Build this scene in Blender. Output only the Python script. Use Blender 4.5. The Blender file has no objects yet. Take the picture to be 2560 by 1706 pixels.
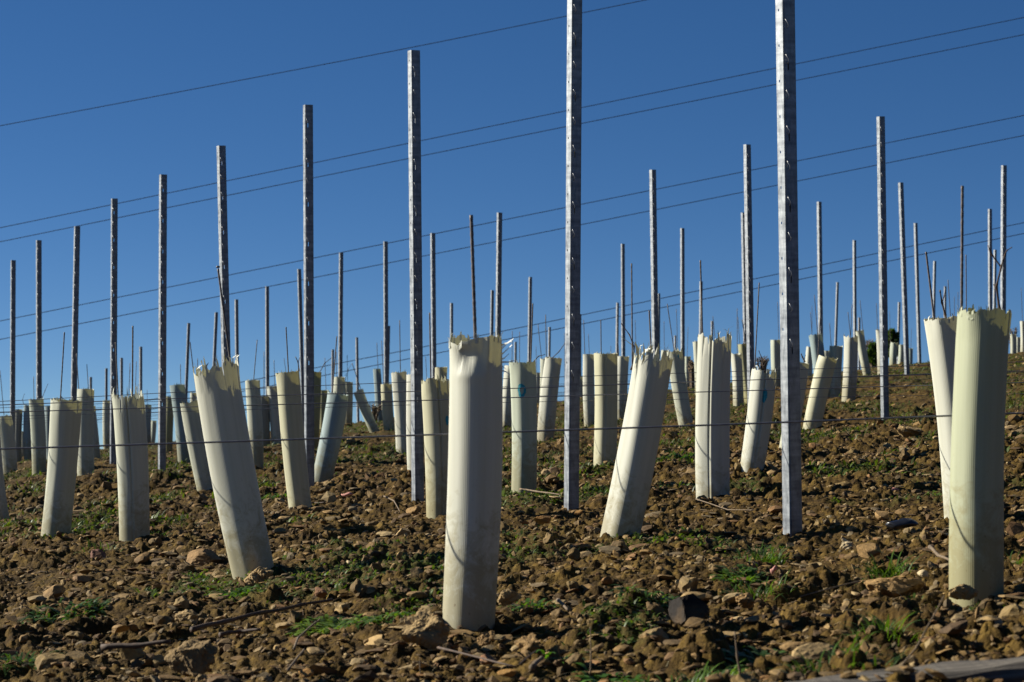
import bpy, bmesh, math, random
import numpy as np
from mathutils import Vector, Matrix

# ------------------------------------------------------------------ camera, sky, sun
sc = bpy.context.scene
COL = sc.collection
F = 5770.0            # focal length in pixels of the 2560 px wide photograph
CZ = 0.62             # camera height above the soil at its feet
cam_d = bpy.data.cameras.new('camera')
cam_d.sensor_width = 36.0
cam_d.lens = 36.0 * F / 2560.0
cam_d.clip_start = 0.05
cam_d.clip_end = 2000.0
cam_d.dof.use_dof = True
cam_d.dof.focus_distance = 8.2
cam_d.dof.aperture_fstop = 13.0
cam = bpy.data.objects.new('camera', cam_d)
cam.location = (0, 0, CZ)
cam.rotation_euler = (math.radians(90), 0, 0)
COL.objects.link(cam)
sc.camera = cam

SUN_EL = 26.0
SUN_BACK = 17.0       # degrees the sun stands behind the picture plane, at the left
w = bpy.data.worlds.new('World')
sc.world = w
w.use_nodes = True
nt = w.node_tree
for n in list(nt.nodes):
    nt.nodes.remove(n)
out = nt.nodes.new('ShaderNodeOutputWorld')
bg = nt.nodes.new('ShaderNodeBackground')
sky = nt.nodes.new('ShaderNodeTexSky')
sky.sky_type = 'NISHITA'
sky.sun_disc = False
sky.sun_elevation = math.radians(SUN_EL)
sky.sun_rotation = math.radians(-90 + SUN_BACK)
sky.altitude = 800
sky.air_density = 1.0
sky.dust_density = 0.1
sky.ozone_density = 3.0
tc = nt.nodes.new('ShaderNodeTexCoord')
mp = nt.nodes.new('ShaderNodeVectorMath'); mp.operation = 'MULTIPLY_ADD'
mp.inputs[1].default_value = (1, 1, 2.3)
mp.inputs[2].default_value = (0, 0, 0.175)
nt.links.new(tc.outputs['Generated'], mp.inputs[0])
nz_ = nt.nodes.new('ShaderNodeVectorMath'); nz_.operation = 'NORMALIZE'
nt.links.new(mp.outputs[0], nz_.inputs[0])
nt.links.new(nz_.outputs[0], sky.inputs['Vector'])
hs = nt.nodes.new('ShaderNodeHueSaturation')
hs.inputs['Saturation'].default_value = 1.25
hs.inputs['Hue'].default_value = 0.506
hs.inputs['Value'].default_value = 0.93
nt.links.new(sky.outputs[0], hs.inputs['Color'])
nt.links.new(hs.outputs[0], bg.inputs[0])
bg.inputs[1].default_value = 0.053
nt.links.new(bg.outputs[0], out.inputs[0])

sun_d = bpy.data.lights.new('sun', 'SUN')
sun_d.energy = 5.0
sun_d.angle = math.radians(0.53)
sun_d.color = (1.0, 0.95, 0.84)
sun = bpy.data.objects.new('sun', sun_d)
e, a = math.radians(SUN_EL), math.radians(SUN_BACK)
sdir = Vector((-math.cos(e) * math.cos(a), math.cos(e) * math.sin(a), math.sin(e)))
sun.rotation_euler = sdir.to_track_quat('Z', 'Y').to_euler()
sun.location = (-30, 5, 20)
COL.objects.link(sun)
sc.view_settings.view_transform = 'Standard'
sc.view_settings.look = 'None'
sc.view_settings.exposure = 0.95
sc.view_settings.gamma = 1.0
sc.cycles.max_bounces = 8
sc.cycles.transparent_max_bounces = 8

rnd = random.Random(7)
rng = np.random.default_rng(11)

# ------------------------------------------------------------------ helpers
def P(x, y, D):
    """photo pixel (2560 wide) at depth D -> world point"""
    return Vector(((x - 1280) / F * D, D, CZ + (853 - y) / F * D))

def rowD(r):
    return 4.94 + 1.77 * (r - 1)

C9 = (-0.49781833, 0.08907009, -0.02695631, -0.000434111545, 0.000911366716,
      0.001441049259, 3.03474e-05, -4.121998946e-05, -3.12352028e-05)

def ground0(X, D):
    X = np.asarray(X, float); D = np.asarray(D, float)
    Xc = np.clip(X, -9, 11)
    Dc = np.clip(D, 2.0, 46.0)
    c = C9
    z = (c[0] + c[1]*Xc + c[2]*Dc + c[3]*Xc*Dc + c[4]*Xc*Xc + c[5]*Dc**2
         + c[6]*Xc*Dc**2 + c[7]*Xc*Xc*Dc + c[8]*Dc**3)
    z = z - np.maximum(D - 46, 0) * 0.075 + (X - Xc) * 0.05 - np.maximum(2.0 - D, 0) * 0.0
    return z + CZ

FIX = []              # (X, D, residual) where the photograph shows a foot on the soil
MOUNDS = []
def add_fix(p):
    FIX.append((p.x, p.y, p.z - float(ground0(p.x, p.y))))

def ground1(X, D):
    z = ground0(X, D)
    if not FIX:
        return z
    num = np.zeros_like(z); den = np.full_like(z, 0.25)
    for fx, fd, fr in FIX:
        s = 0.16 + 0.030 * fd
        d2 = ((X - fx) ** 2 + ((D - fd) * 0.75) ** 2) / (2 * s * s)
        wgt = np.exp(-np.minimum(d2, 40))
        num += wgt * fr; den += wgt
    return z + num / den

def h2(ix, iy, seed):
    ix = ix.astype(np.int64); iy = iy.astype(np.int64)
    n = (ix * 374761393 + iy * 668265263 + seed * 2246822519) & 0xFFFFFFFF
    n = ((n ^ (n >> 13)) * 1274126177) & 0xFFFFFFFF
    n = n ^ (n >> 16)
    n = (n * 2654435761) & 0xFFFFFFFF
    n = n ^ (n >> 15)
    return (n & 0xFFFFFF) / float(0xFFFFFF)

def vnoise(X, Y, seed):
    ix = np.floor(X); iy = np.floor(Y)
    fx = X - ix; fy = Y - iy
    fx = fx * fx * (3 - 2 * fx); fy = fy * fy * (3 - 2 * fy)
    a = h2(ix, iy, seed); b = h2(ix + 1, iy, seed)
    c = h2(ix, iy + 1, seed); d = h2(ix + 1, iy + 1, seed)
    return (a * (1 - fx) + b * fx) * (1 - fy) + (c * (1 - fx) + d * fx) * fy

def fbm(X, Y, seed, o=4, g=0.5):
    v = 0; amp = 1; tot = 0
    for k in range(o):
        v = v + amp * vnoise(X * 2**k + 17.3 * k, Y * 2**k - 9.1 * k, seed + k)
        tot += amp; amp *= g
    return v / tot

def lumps(X, Y, cell, amp, prob, seed):
    """rounded to blocky clods standing on a plane"""
    gx = X / cell; gy = Y / cell
    ix = np.floor(gx); iy = np.floor(gy)
    best = np.zeros_like(X)
    for dx in (-1, 0, 1):
        for dy in (-1, 0, 1):
            cx = ix + dx; cy = iy + dy
            px = cx + 0.15 + 0.7 * h2(cx, cy, seed)
            py = cy + 0.15 + 0.7 * h2(cx, cy, seed + 1)
            r = 0.28 + 0.42 * h2(cx, cy, seed + 2)
            on = h2(cx, cy, seed + 3) < prob
            th = h2(cx, cy, seed + 4) * 6.283
            ct = np.cos(th); st = np.sin(th)
            ux = (gx - px); uy = (gy - py)
            vx = (ux * ct + uy * st); vy = (-ux * st + uy * ct) * 1.5
            d = (0.55 * np.sqrt(vx * vx + vy * vy) + 0.45 * np.maximum(abs(vx), abs(vy))) / r
            h = np.sqrt(np.clip(1 - d * d, 0, 1)) * (0.35 + 0.65 * h2(cx, cy, seed + 5)) * r * 1.5
            tilt = 1 + 0.5 * (h2(cx, cy, seed + 6) - .5) * vx / r
            best = np.maximum(best, np.where(on, h * tilt, 0))
    return best * amp

def moss_mask(X, D):
    m = .55 * fbm(X * 1.3, D * 0.75, 40, 4, 0.55) + .45 * fbm(X * 4.5, D * 2.2, 47, 3, .6)
    far = np.clip((D - 7.0) / 9.0, 0, 1)
    t = 0.555 - 0.105 * far - .03 * np.clip(X / np.maximum(D, 1) * 5, -1, 1)
    return np.clip((m - t) / 0.10, 0, 1)

def relief(X, D):
    wx = X + 0.03 * (fbm(X * 14, D * 14, 90, 3) - .5)
    wy = D + 0.03 * (fbm(X * 14, D * 14, 95, 3) - .5)
    fine = np.clip((26 - D) / 12, 0.25, 1)
    rough = 0.4 + 1.2 * np.clip((fbm(X * 1.7, D * 1.2, 70, 3) - 0.3) * 2.2, 0, 1)
    z = 0.075 * (fbm(X * 1.1, D * 0.9, 5, 3) - .5)
    z = z + 0.078 * (fbm(X * 4.0, D * 4.0, 9, 4) - .5)
    z = z + lumps(wx, wy, 0.21, 0.030, 0.25, 20) * rough
    z = z + lumps(wx, wy, 0.10, 0.024, 0.40, 28) * rough
    z = z + lumps(wx, wy, 0.048, 0.018, 0.60, 36) * rough * fine
    z = z + lumps(wx, wy, 0.022, 0.012, 0.70, 44) * fine
    z = z + 0.010 * (fbm(X * 60, D * 60, 52, 3) - .5) * fine
    for mx_, my_, ms_ in MOUNDS:
        d2 = (X - mx_) ** 2 + (D - my_) ** 2
        z = z + ms_ * np.exp(-np.minimum(d2 / .0105, 30)) * (1 + .8 * (vnoise(X * 22, D * 22, 61) - .5))
    return z - 0.022

def ground(X, D):
    return ground1(X, D) + relief(X, D)

def gz(x, d, fine=True):
    X = np.array([x], float); D = np.array([d], float)
    return float((ground(X, D) if fine else ground1(X, D))[0])

def hit(x, y):
    """first soil point seen at photo pixel (x, y)"""
    D = np.arange(2.6, 60, 0.01)
    X = (x - 1280) / F * D
    Z = CZ + (853 - y) / F * D
    g = ground1(X, D)
    k = np.argmax(Z < g)
    return Vector((X[k], D[k], g[k]))

def tag(o, label=None, cat=None, group=None, kind=None):
    if label: o['label'] = label
    if cat: o['category'] = cat
    if group: o['group'] = group
    if kind: o['kind'] = kind
    return o

def link(name, me, mat=None, parent=None, loc=None):
    o = bpy.data.objects.new(name, me)
    if mat is not None and me is not None:
        me.materials.append(mat)
    COL.objects.link(o)
    if parent is not None:
        o.parent = parent
    if loc is not None:
        o.location = loc
    return o

def np_mesh(name, V, Fq, smooth=True):
    me = bpy.data.meshes.new(name)
    V = np.asarray(V, dtype=np.float32)
    Fq = np.asarray(Fq, dtype=np.int32)
    k = Fq.shape[1]
    me.vertices.add(len(V)); me.vertices.foreach_set('co', V.ravel())
    me.loops.add(Fq.size); me.loops.foreach_set('vertex_index', Fq.ravel())
    me.polygons.add(len(Fq))
    me.polygons.foreach_set('loop_start', np.arange(0, Fq.size, k, dtype=np.int32))
    me.polygons.foreach_set('use_smooth', np.full(len(Fq), smooth, dtype=bool))
    me.update(calc_edges=True)
    return me

def py_mesh(name, V, Fs, smooth=False):
    me = bpy.data.meshes.new(name)
    me.from_pydata([tuple(v) for v in V], [], Fs)
    if smooth:
        me.polygons.foreach_set('use_smooth', [True] * len(me.polygons))
    me.update()
    return me

def set_attr(me, name, arr, domain='POINT'):
    at = me.attributes.new(name, 'FLOAT_COLOR', domain)
    a4 = np.ones((len(arr), 4), dtype=np.float32)
    a4[:, :3] = np.asarray(arr).reshape(len(arr), -1)[:, :3]
    at.data.foreach_set('color', a4.ravel())

def tube_path(pts, rad, seg=8, caps=True, V=None, Fs=None):
    """round bar along pts; rad is a number or one per point; returns V, Fs lists"""
    V = [] if V is None else V
    Fs = [] if Fs is None else Fs
    n = len(pts)
    pts = [Vector(p) for p in pts]
    base = len(V)
    up = Vector((0, 1, 0.2)).normalized()
    for i, p in enumerate(pts):
        t = (pts[min(i + 1, n - 1)] - pts[max(i - 1, 0)]).normalized()
        s = t.cross(up)
        if s.length < 1e-3: s = t.cross(Vector((1, 0, 0)))
        s.normalize(); u = s.cross(t)
        r = rad[i] if hasattr(rad, '__len__') else rad
        for k in range(seg):
            an = 2 * math.pi * k / seg
            V.append(p + s * (math.cos(an) * r) + u * (math.sin(an) * r))
    for i in range(n - 1):
        for k in range(seg):
            a0 = base + i * seg + k; a1 = base + i * seg + (k + 1) % seg
            Fs.append((a0, a1, a1 + seg, a0 + seg))
    if caps:
        Fs.append(tuple(base + k for k in range(seg))[::-1])
        Fs.append(tuple(base + (n - 1) * seg + k for k in range(seg)))
    return V, Fs

# ------------------------------------------------------------------ materials
def new_mat(name):
    m = bpy.data.materials.new(name)
    m.use_nodes = True
    t = m.node_tree
    b = t.nodes['Principled BSDF']
    return m, t, b

def N(t, kind, **kw):
    n = t.nodes.new(kind)
    for k, v in kw.items():
        setattr(n, k, v)
    return n

def ramp(t, stops, src):
    r = N(t, 'ShaderNodeValToRGB')
    el = r.color_ramp.elements
    el[0].position, el[0].color = stops[0][0], (*stops[0][1], 1)
    el[1].position, el[1].color = stops[-1][0], (*stops[-1][1], 1)
    for p, c in stops[1:-1]:
        q = el.new(p); q.color = (*c, 1)
    t.links.new(src, r.inputs[0])
    return r

def noise(t, scale, detail=4, rough=.55, vec=None, coord='Object'):
    n = N(t, 'ShaderNodeTexNoise')
    n.inputs['Scale'].default_value = scale
    n.inputs['Detail'].default_value = detail
    n.inputs['Roughness'].default_value = rough
    if vec is None:
        c = N(t, 'ShaderNodeTexCoord'); vec = c.outputs[coord]
    t.links.new(vec, n.inputs['Vector'])
    return n

def mixc(t, fac, a, b, mode='MIX'):
    m = N(t, 'ShaderNodeMix', data_type='RGBA', blend_type=mode)
    for sock, v in ((0, fac), (6, a), (7, b)):
        if isinstance(v, (int, float)): m.inputs[sock].default_value = v
        elif isinstance(v, tuple): m.inputs[sock].default_value = (*v, 1)
        else: t.links.new(v, m.inputs[sock])
    return m.outputs[2]

def bump(t, b, height, strength, dist):
    n = N(t, 'ShaderNodeBump')
    n.inputs['Strength'].default_value = strength
    n.inputs['Distance'].default_value = dist
    t.links.new(height, n.inputs['Height'])
    t.links.new(n.outputs[0], b.inputs['Normal'])
    return n

def mat_soil():
    m, t, b = new_mat('soil')
    n1 = noise(t, 2.2, 5); n2 = noise(t, 26, 5, .65); n3 = noise(t, 140, 3, .6)
    c1 = ramp(t, [(.3, (.026, .016, .0035)), (.5, (.069, .046, .0105)), (.7, (.155, .109, .029))], n2.outputs[0])
    c2 = ramp(t, [(.35, (.72, .62, .48)), (.65, (1.1, 1.02, .86))], n1.outputs[0])
    col = mixc(t, 1.0, c1.outputs[0], c2.outputs[0], 'MULTIPLY')
    c3 = ramp(t, [(.38, (.55, .5, .45)), (.62, (1.25, 1.2, 1.1))], n3.outputs[0])
    col = mixc(t, 0.7, col, c3.outputs[0], 'MULTIPLY')
    at = N(t, 'ShaderNodeAttribute', attribute_name='moss')
    g = ramp(t, [(.3, (.022, .026, .005)), (.7, (.060, .066, .014))], n3.outputs[0])
    sep = N(t, 'ShaderNodeSeparateColor'); t.links.new(at.outputs['Color'], sep.inputs[0])
    mm = N(t, 'ShaderNodeMath', operation='MULTIPLY')
    at.name = 'moss'
    n4 = ramp(t, [(.42, (0, 0, 0)), (.60, (1, 1, 1))], n2.outputs[0])
    t.links.new(sep.outputs[0], mm.inputs[0]); t.links.new(n4.outputs[0], mm.inputs[1])
    col = mixc(t, mm.outputs[0], col, g.outputs[0])
    t.links.new(col, b.inputs['Base Color'])
    b.inputs['Roughness'].default_value = .95
    b.inputs['Specular IOR Level'].default_value = .15
    bump(t, b, n3.outputs[0], .8, .006)
    return m

def mat_stone(name='stone'):
    m, t, b = new_mat(name)
    at = N(t, 'ShaderNodeAttribute', attribute_name='tint')
    n2 = noise(t, 60, 5, .7); n1 = noise(t, 12, 3)
    c = ramp(t, [(.3, (.28, .24, .135)), (.7, (1.0, .87, .53))], n2.outputs[0])
    col = mixc(t, .8, at.outputs['Color'], c.outputs[0], 'MULTIPLY')
    d = ramp(t, [(.45, (0, 0, 0)), (.65, (1, 1, 1))], n1.outputs[0])
    ms = N(t, 'ShaderNodeMath', operation='MULTIPLY'); ms.inputs[1].default_value = .55
    t.links.new(d.outputs[0], ms.inputs[0])
    col = mixc(t, ms.outputs[0], col, (.10, .06, .024))
    t.links.new(col, b.inputs['Base Color'])
    b.inputs['Roughness'].default_value = .85
    b.inputs['Specular IOR Level'].default_value = .25
    bump(t, b, n2.outputs[0], .6, .004)
    return m

def mat_leaf(name, c1, c2, rough=.5, trans=.35):
    m, t, b = new_mat(name)
    at = N(t, 'ShaderNodeAttribute', attribute_name='tint')
    n = noise(t, 9, 3)
    r = ramp(t, [(.35, c1), (.65, c2)], n.outputs[0])
    col = mixc(t, 1.0, r.outputs[0], at.outputs['Color'], 'MULTIPLY')
    t.links.new(col, b.inputs['Base Color'])
    b.inputs['Roughness'].default_value = rough
    b.inputs['Specular IOR Level'].default_value = .35
    tr = N(t, 'ShaderNodeBsdfTranslucent')
    col2 = mixc(t, 1.0, col, (1.5, 1.5, .6), 'MULTIPLY')
    t.links.new(col2, tr.inputs[0])
    mx = N(t, 'ShaderNodeMixShader'); mx.inputs[0].default_value = trans
    o = t.nodes['Material Output']
    t.links.new(b.outputs[0], mx.inputs[1]); t.links.new(tr.outputs[0], mx.inputs[2])
    t.links.new(mx.outputs[0], o.inputs[0])
    return m

def mat_sleeve():
    """ribbed plastic grow tube; object colour is the plastic, with shade painted in on some tubes, soil splashes near the foot"""
    m, t, b = new_mat('sleeve_plastic')
    oi = N(t, 'ShaderNodeObjectInfo')
    uv = N(t, 'ShaderNodeUVMap', uv_map='UVMap')
    sx = N(t, 'ShaderNodeSeparateXYZ'); t.links.new(uv.outputs[0], sx.inputs[0])
    # ribs run up the sleeve, uv.x in metres round it, uv.y in metres up it
    rib = N(t, 'ShaderNodeMath', operation='MULTIPLY'); rib.inputs[1].default_value = 2 * math.pi / .0042
    t.links.new(sx.outputs[0], rib.inputs[0])
    sn = N(t, 'ShaderNodeMath', operation='SINE'); t.links.new(rib.outputs[0], sn.inputs[0])
    # long vertical streaks
    mp = N(t, 'ShaderNodeMapping'); mp.inputs['Scale'].default_value = (60, 1.2, 1)
    t.links.new(uv.outputs[0], mp.inputs[0])
    addr = N(t, 'ShaderNodeVectorMath', operation='ADD')
    cmb = N(t, 'ShaderNodeCombineXYZ')
    rs = N(t, 'ShaderNodeMath', operation='MULTIPLY'); rs.inputs[1].default_value = 50
    t.links.new(oi.outputs['Random'], rs.inputs[0]); t.links.new(rs.outputs[0], cmb.inputs[2])
    t.links.new(mp.outputs[0], addr.inputs[0]); t.links.new(cmb.outputs[0], addr.inputs[1])
    st = noise(t, 1.0, 4, .6, addr.outputs[0])
    c = ramp(t, [(.3, (.90, .90, .85)), (.7, (1.04, 1.04, 1.03))], st.outputs[0])
    col = mixc(t, 1.0, oi.outputs['Color'], c.outputs[0], 'MULTIPLY')
    # algae and splashed soil at the foot
    n = noise(t, 22, 6, .75, None, 'Object')
    n.inputs['Distortion'].default_value = .6
    hgt = N(t, 'ShaderNodeMath', operation='MULTIPLY_ADD'); hgt.inputs[1].default_value = -2.1; hgt.inputs[2].default_value = .50
    t.links.new(sx.outputs[1], hgt.inputs[0])
    ad = N(t, 'ShaderNodeMath', operation='ADD'); t.links.new(hgt.outputs[0], ad.inputs[0]); t.links.new(n.outputs[0], ad.inputs[1])
    ng = N(t, 'ShaderNodeMath', operation='MULTIPLY_ADD'); ng.inputs[1].default_value = 1.5; ng.inputs[2].default_value = -.42
    t.links.new(n.outputs[0], ng.inputs[0])
    t.links.new(ng.outputs[0], ad.inputs[1])
    rv = N(t, 'ShaderNodeMath', operation='MULTIPLY_ADD'); rv.inputs[1].default_value = .35; rv.inputs[2].default_value = -.17
    t.links.new(oi.outputs['Random'], rv.inputs[0])
    ad2 = N(t, 'ShaderNodeMath', operation='ADD'); t.links.new(ad.outputs[0], ad2.inputs[0]); t.links.new(rv.outputs[0], ad2.inputs[1])
    d = ramp(t, [(.50, (0, 0, 0)), (.85, (1, 1, 1))], ad2.outputs[0])
    al = N(t, 'ShaderNodeMath', operation='MULTIPLY'); al.inputs[1].default_value = .62
    t.links.new(d.outputs[0], al.inputs[0])
    col = mixc(t, al.outputs[0], col, (.22, .175, .06))
    n5 = noise(t, 90, 3, .6, None, 'Object')
    sp = ramp(t, [(.66, (0, 0, 0)), (.72, (1, 1, 1))], n5.outputs[0])
    spm = N(t, 'ShaderNodeMath', operation='MULTIPLY'); t.links.new(sp.outputs[0], spm.inputs[0]); t.links.new(d.outputs[0], spm.inputs[1])
    col = mixc(t, spm.outputs[0], col, (.16, .11, .05))
    t.links.new(col, b.inputs['Base Color'])
    b.inputs['Roughness'].default_value = .55
    b.inputs['Specular IOR Level'].default_value = .3
    hh = N(t, 'ShaderNodeMath', operation='MULTIPLY_ADD'); hh.inputs[1].default_value = .5
    t.links.new(sn.outputs[0], hh.inputs[0]); t.links.new(st.outputs[0], hh.inputs[2])
    bump(t, b, hh.outputs[0], .14, .0009)
    tr = N(t, 'ShaderNodeBsdfTranslucent')
    ct = mixc(t, 1.0, col, (1.0, .90, .38), 'MULTIPLY')
    t.links.new(ct, tr.inputs[0])
    mx = N(t, 'ShaderNodeMixShader'); mx.inputs[0].default_value = .085
    o = t.nodes['Material Output']
    t.links.new(b.outputs[0], mx.inputs[1]); t.links.new(tr.outputs[0], mx.inputs[2])
    t.links.new(mx.outputs[0], o.inputs[0])
    return m

def mat_zinc():
    m, t, b = new_mat('galvanised_steel')
    oi = N(t, 'ShaderNodeTexCoord')
    mp = N(t, 'ShaderNodeMapping'); mp.inputs['Scale'].default_value = (60, 60, 14)
    t.links.new(oi.outputs['Object'], mp.inputs[0])
    n1 = noise(t, 1.0, 4, .65, mp.outputs[0])
    v = N(t, 'ShaderNodeTexVoronoi'); v.inputs['Scale'].default_value = 160
    t.links.new(oi.outputs['Object'], v.inputs['Vector'])
    c = ramp(t, [(.32, (.145, .155, .165)), (.5, (.23, .245, .26)), (.7, (.30, .315, .33))], n1.outputs[0])
    c2 = ramp(t, [(0, (.8, .8, .8)), (1, (1.12, 1.12, 1.12))], v.outputs['Color'])
    col = mixc(t, .6, c.outputs[0], c2.outputs[0], 'MULTIPLY')
    mpb = N(t, 'ShaderNodeMapping'); mpb.inputs['Scale'].default_value = (9, 9, 55)
    t.links.new(oi.outputs['Object'], mpb.inputs[0])
    nb = noise(t, 1.0, 4, .6, mpb.outputs[0])
    c3 = ramp(t, [(.35, (.62, .62, .64)), (.65, (1.15, 1.15, 1.12))], nb.outputs[0])
    col = mixc(t, .8, col, c3.outputs[0], 'MULTIPLY')
    t.links.new(col, b.inputs['Base Color'])
    b.inputs['Metallic'].default_value = .8
    r = ramp(t, [(.3, (.45, .45, .45)), (.7, (.63, .66, .66))], n1.outputs[0])
    t.links.new(r.outputs[0], b.inputs['Roughness'])
    bump(t, b, n1.outputs[0], .25, .002)
    return m

def mat_plain(name, col, rough=.7, metal=0.0, var=.35, scale=40, col2=None):
    m, t, b = new_mat(name)
    n = noise(t, scale, 4, .6)
    c2 = col2 or tuple(x * (1 + var) for x in col)
    c1 = tuple(x * (1 - var) for x in col)
    r = ramp(t, [(.35, c1), (.65, c2)], n.outputs[0])
    t.links.new(r.outputs[0], b.inputs['Base Color'])
    b.inputs['Roughness'].default_value = rough
    b.inputs['Metallic'].default_value = metal
    bump(t, b, n.outputs[0], .3, .002)
    return m

M = dict(
    soil=mat_soil(), stone=mat_stone(), sleeve=mat_sleeve(), zinc=mat_zinc(),
    lip=mat_plain('glint_zinc', (.45, .45, .44), .45, .2, .1, 200),  # lighter zinc that paints the sun's glint on the hooks
    leaf=mat_leaf('leaf', (.05, .10, .012), (.11, .20, .025)),
    straw=mat_leaf('straw', (.17, .12, .06), (.36, .27, .15), .8, .2),
    stake=mat_plain('rusty_steel', (.10, .085, .078), .6, .4, .4, 120),
    wire=mat_plain('wire_steel', (.16, .16, .17), .5, .6, .2, 60),
    cable=mat_plain('cable', (.03, .05, .10), .6, .2, .1, 10),
    cane=mat_plain('vine_cane', (.055, .032, .018), .8, 0, .4, 90),
    drywood=mat_plain('dry_wood', (.13, .09, .05), .85, 0, .45, 70),
    ink=mat_plain('blue_ink', (.01, .27, .33), .6, 0, .35, 160),
    plastic=mat_plain('black_plastic', (.008, .009, .013), .35, 0, .2, 30),
    pink=mat_plain('dry_leaf', (.45, .20, .15), .8, 0, .3, 60),
)
m, t, b = new_mat('weathered_wood')
c = N(t, 'ShaderNodeTexCoord'); mp_ = N(t, 'ShaderNodeMapping'); mp_.inputs['Scale'].default_value = (3, 70, 70)
t.links.new(c.outputs['Object'], mp_.inputs[0])
n = noise(t, 1.0, 6, .7, mp_.outputs[0])
r = ramp(t, [(.32, (.025, .02, .015)), (.5, (.09, .075, .057)), (.7, (.16, .14, .105))], n.outputs[0])
t.links.new(r.outputs[0], b.inputs['Base Color']); b.inputs['Roughness'].default_value = .9
bump(t, b, n.outputs[0], .9, .006)
M['beam'] = m

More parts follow.
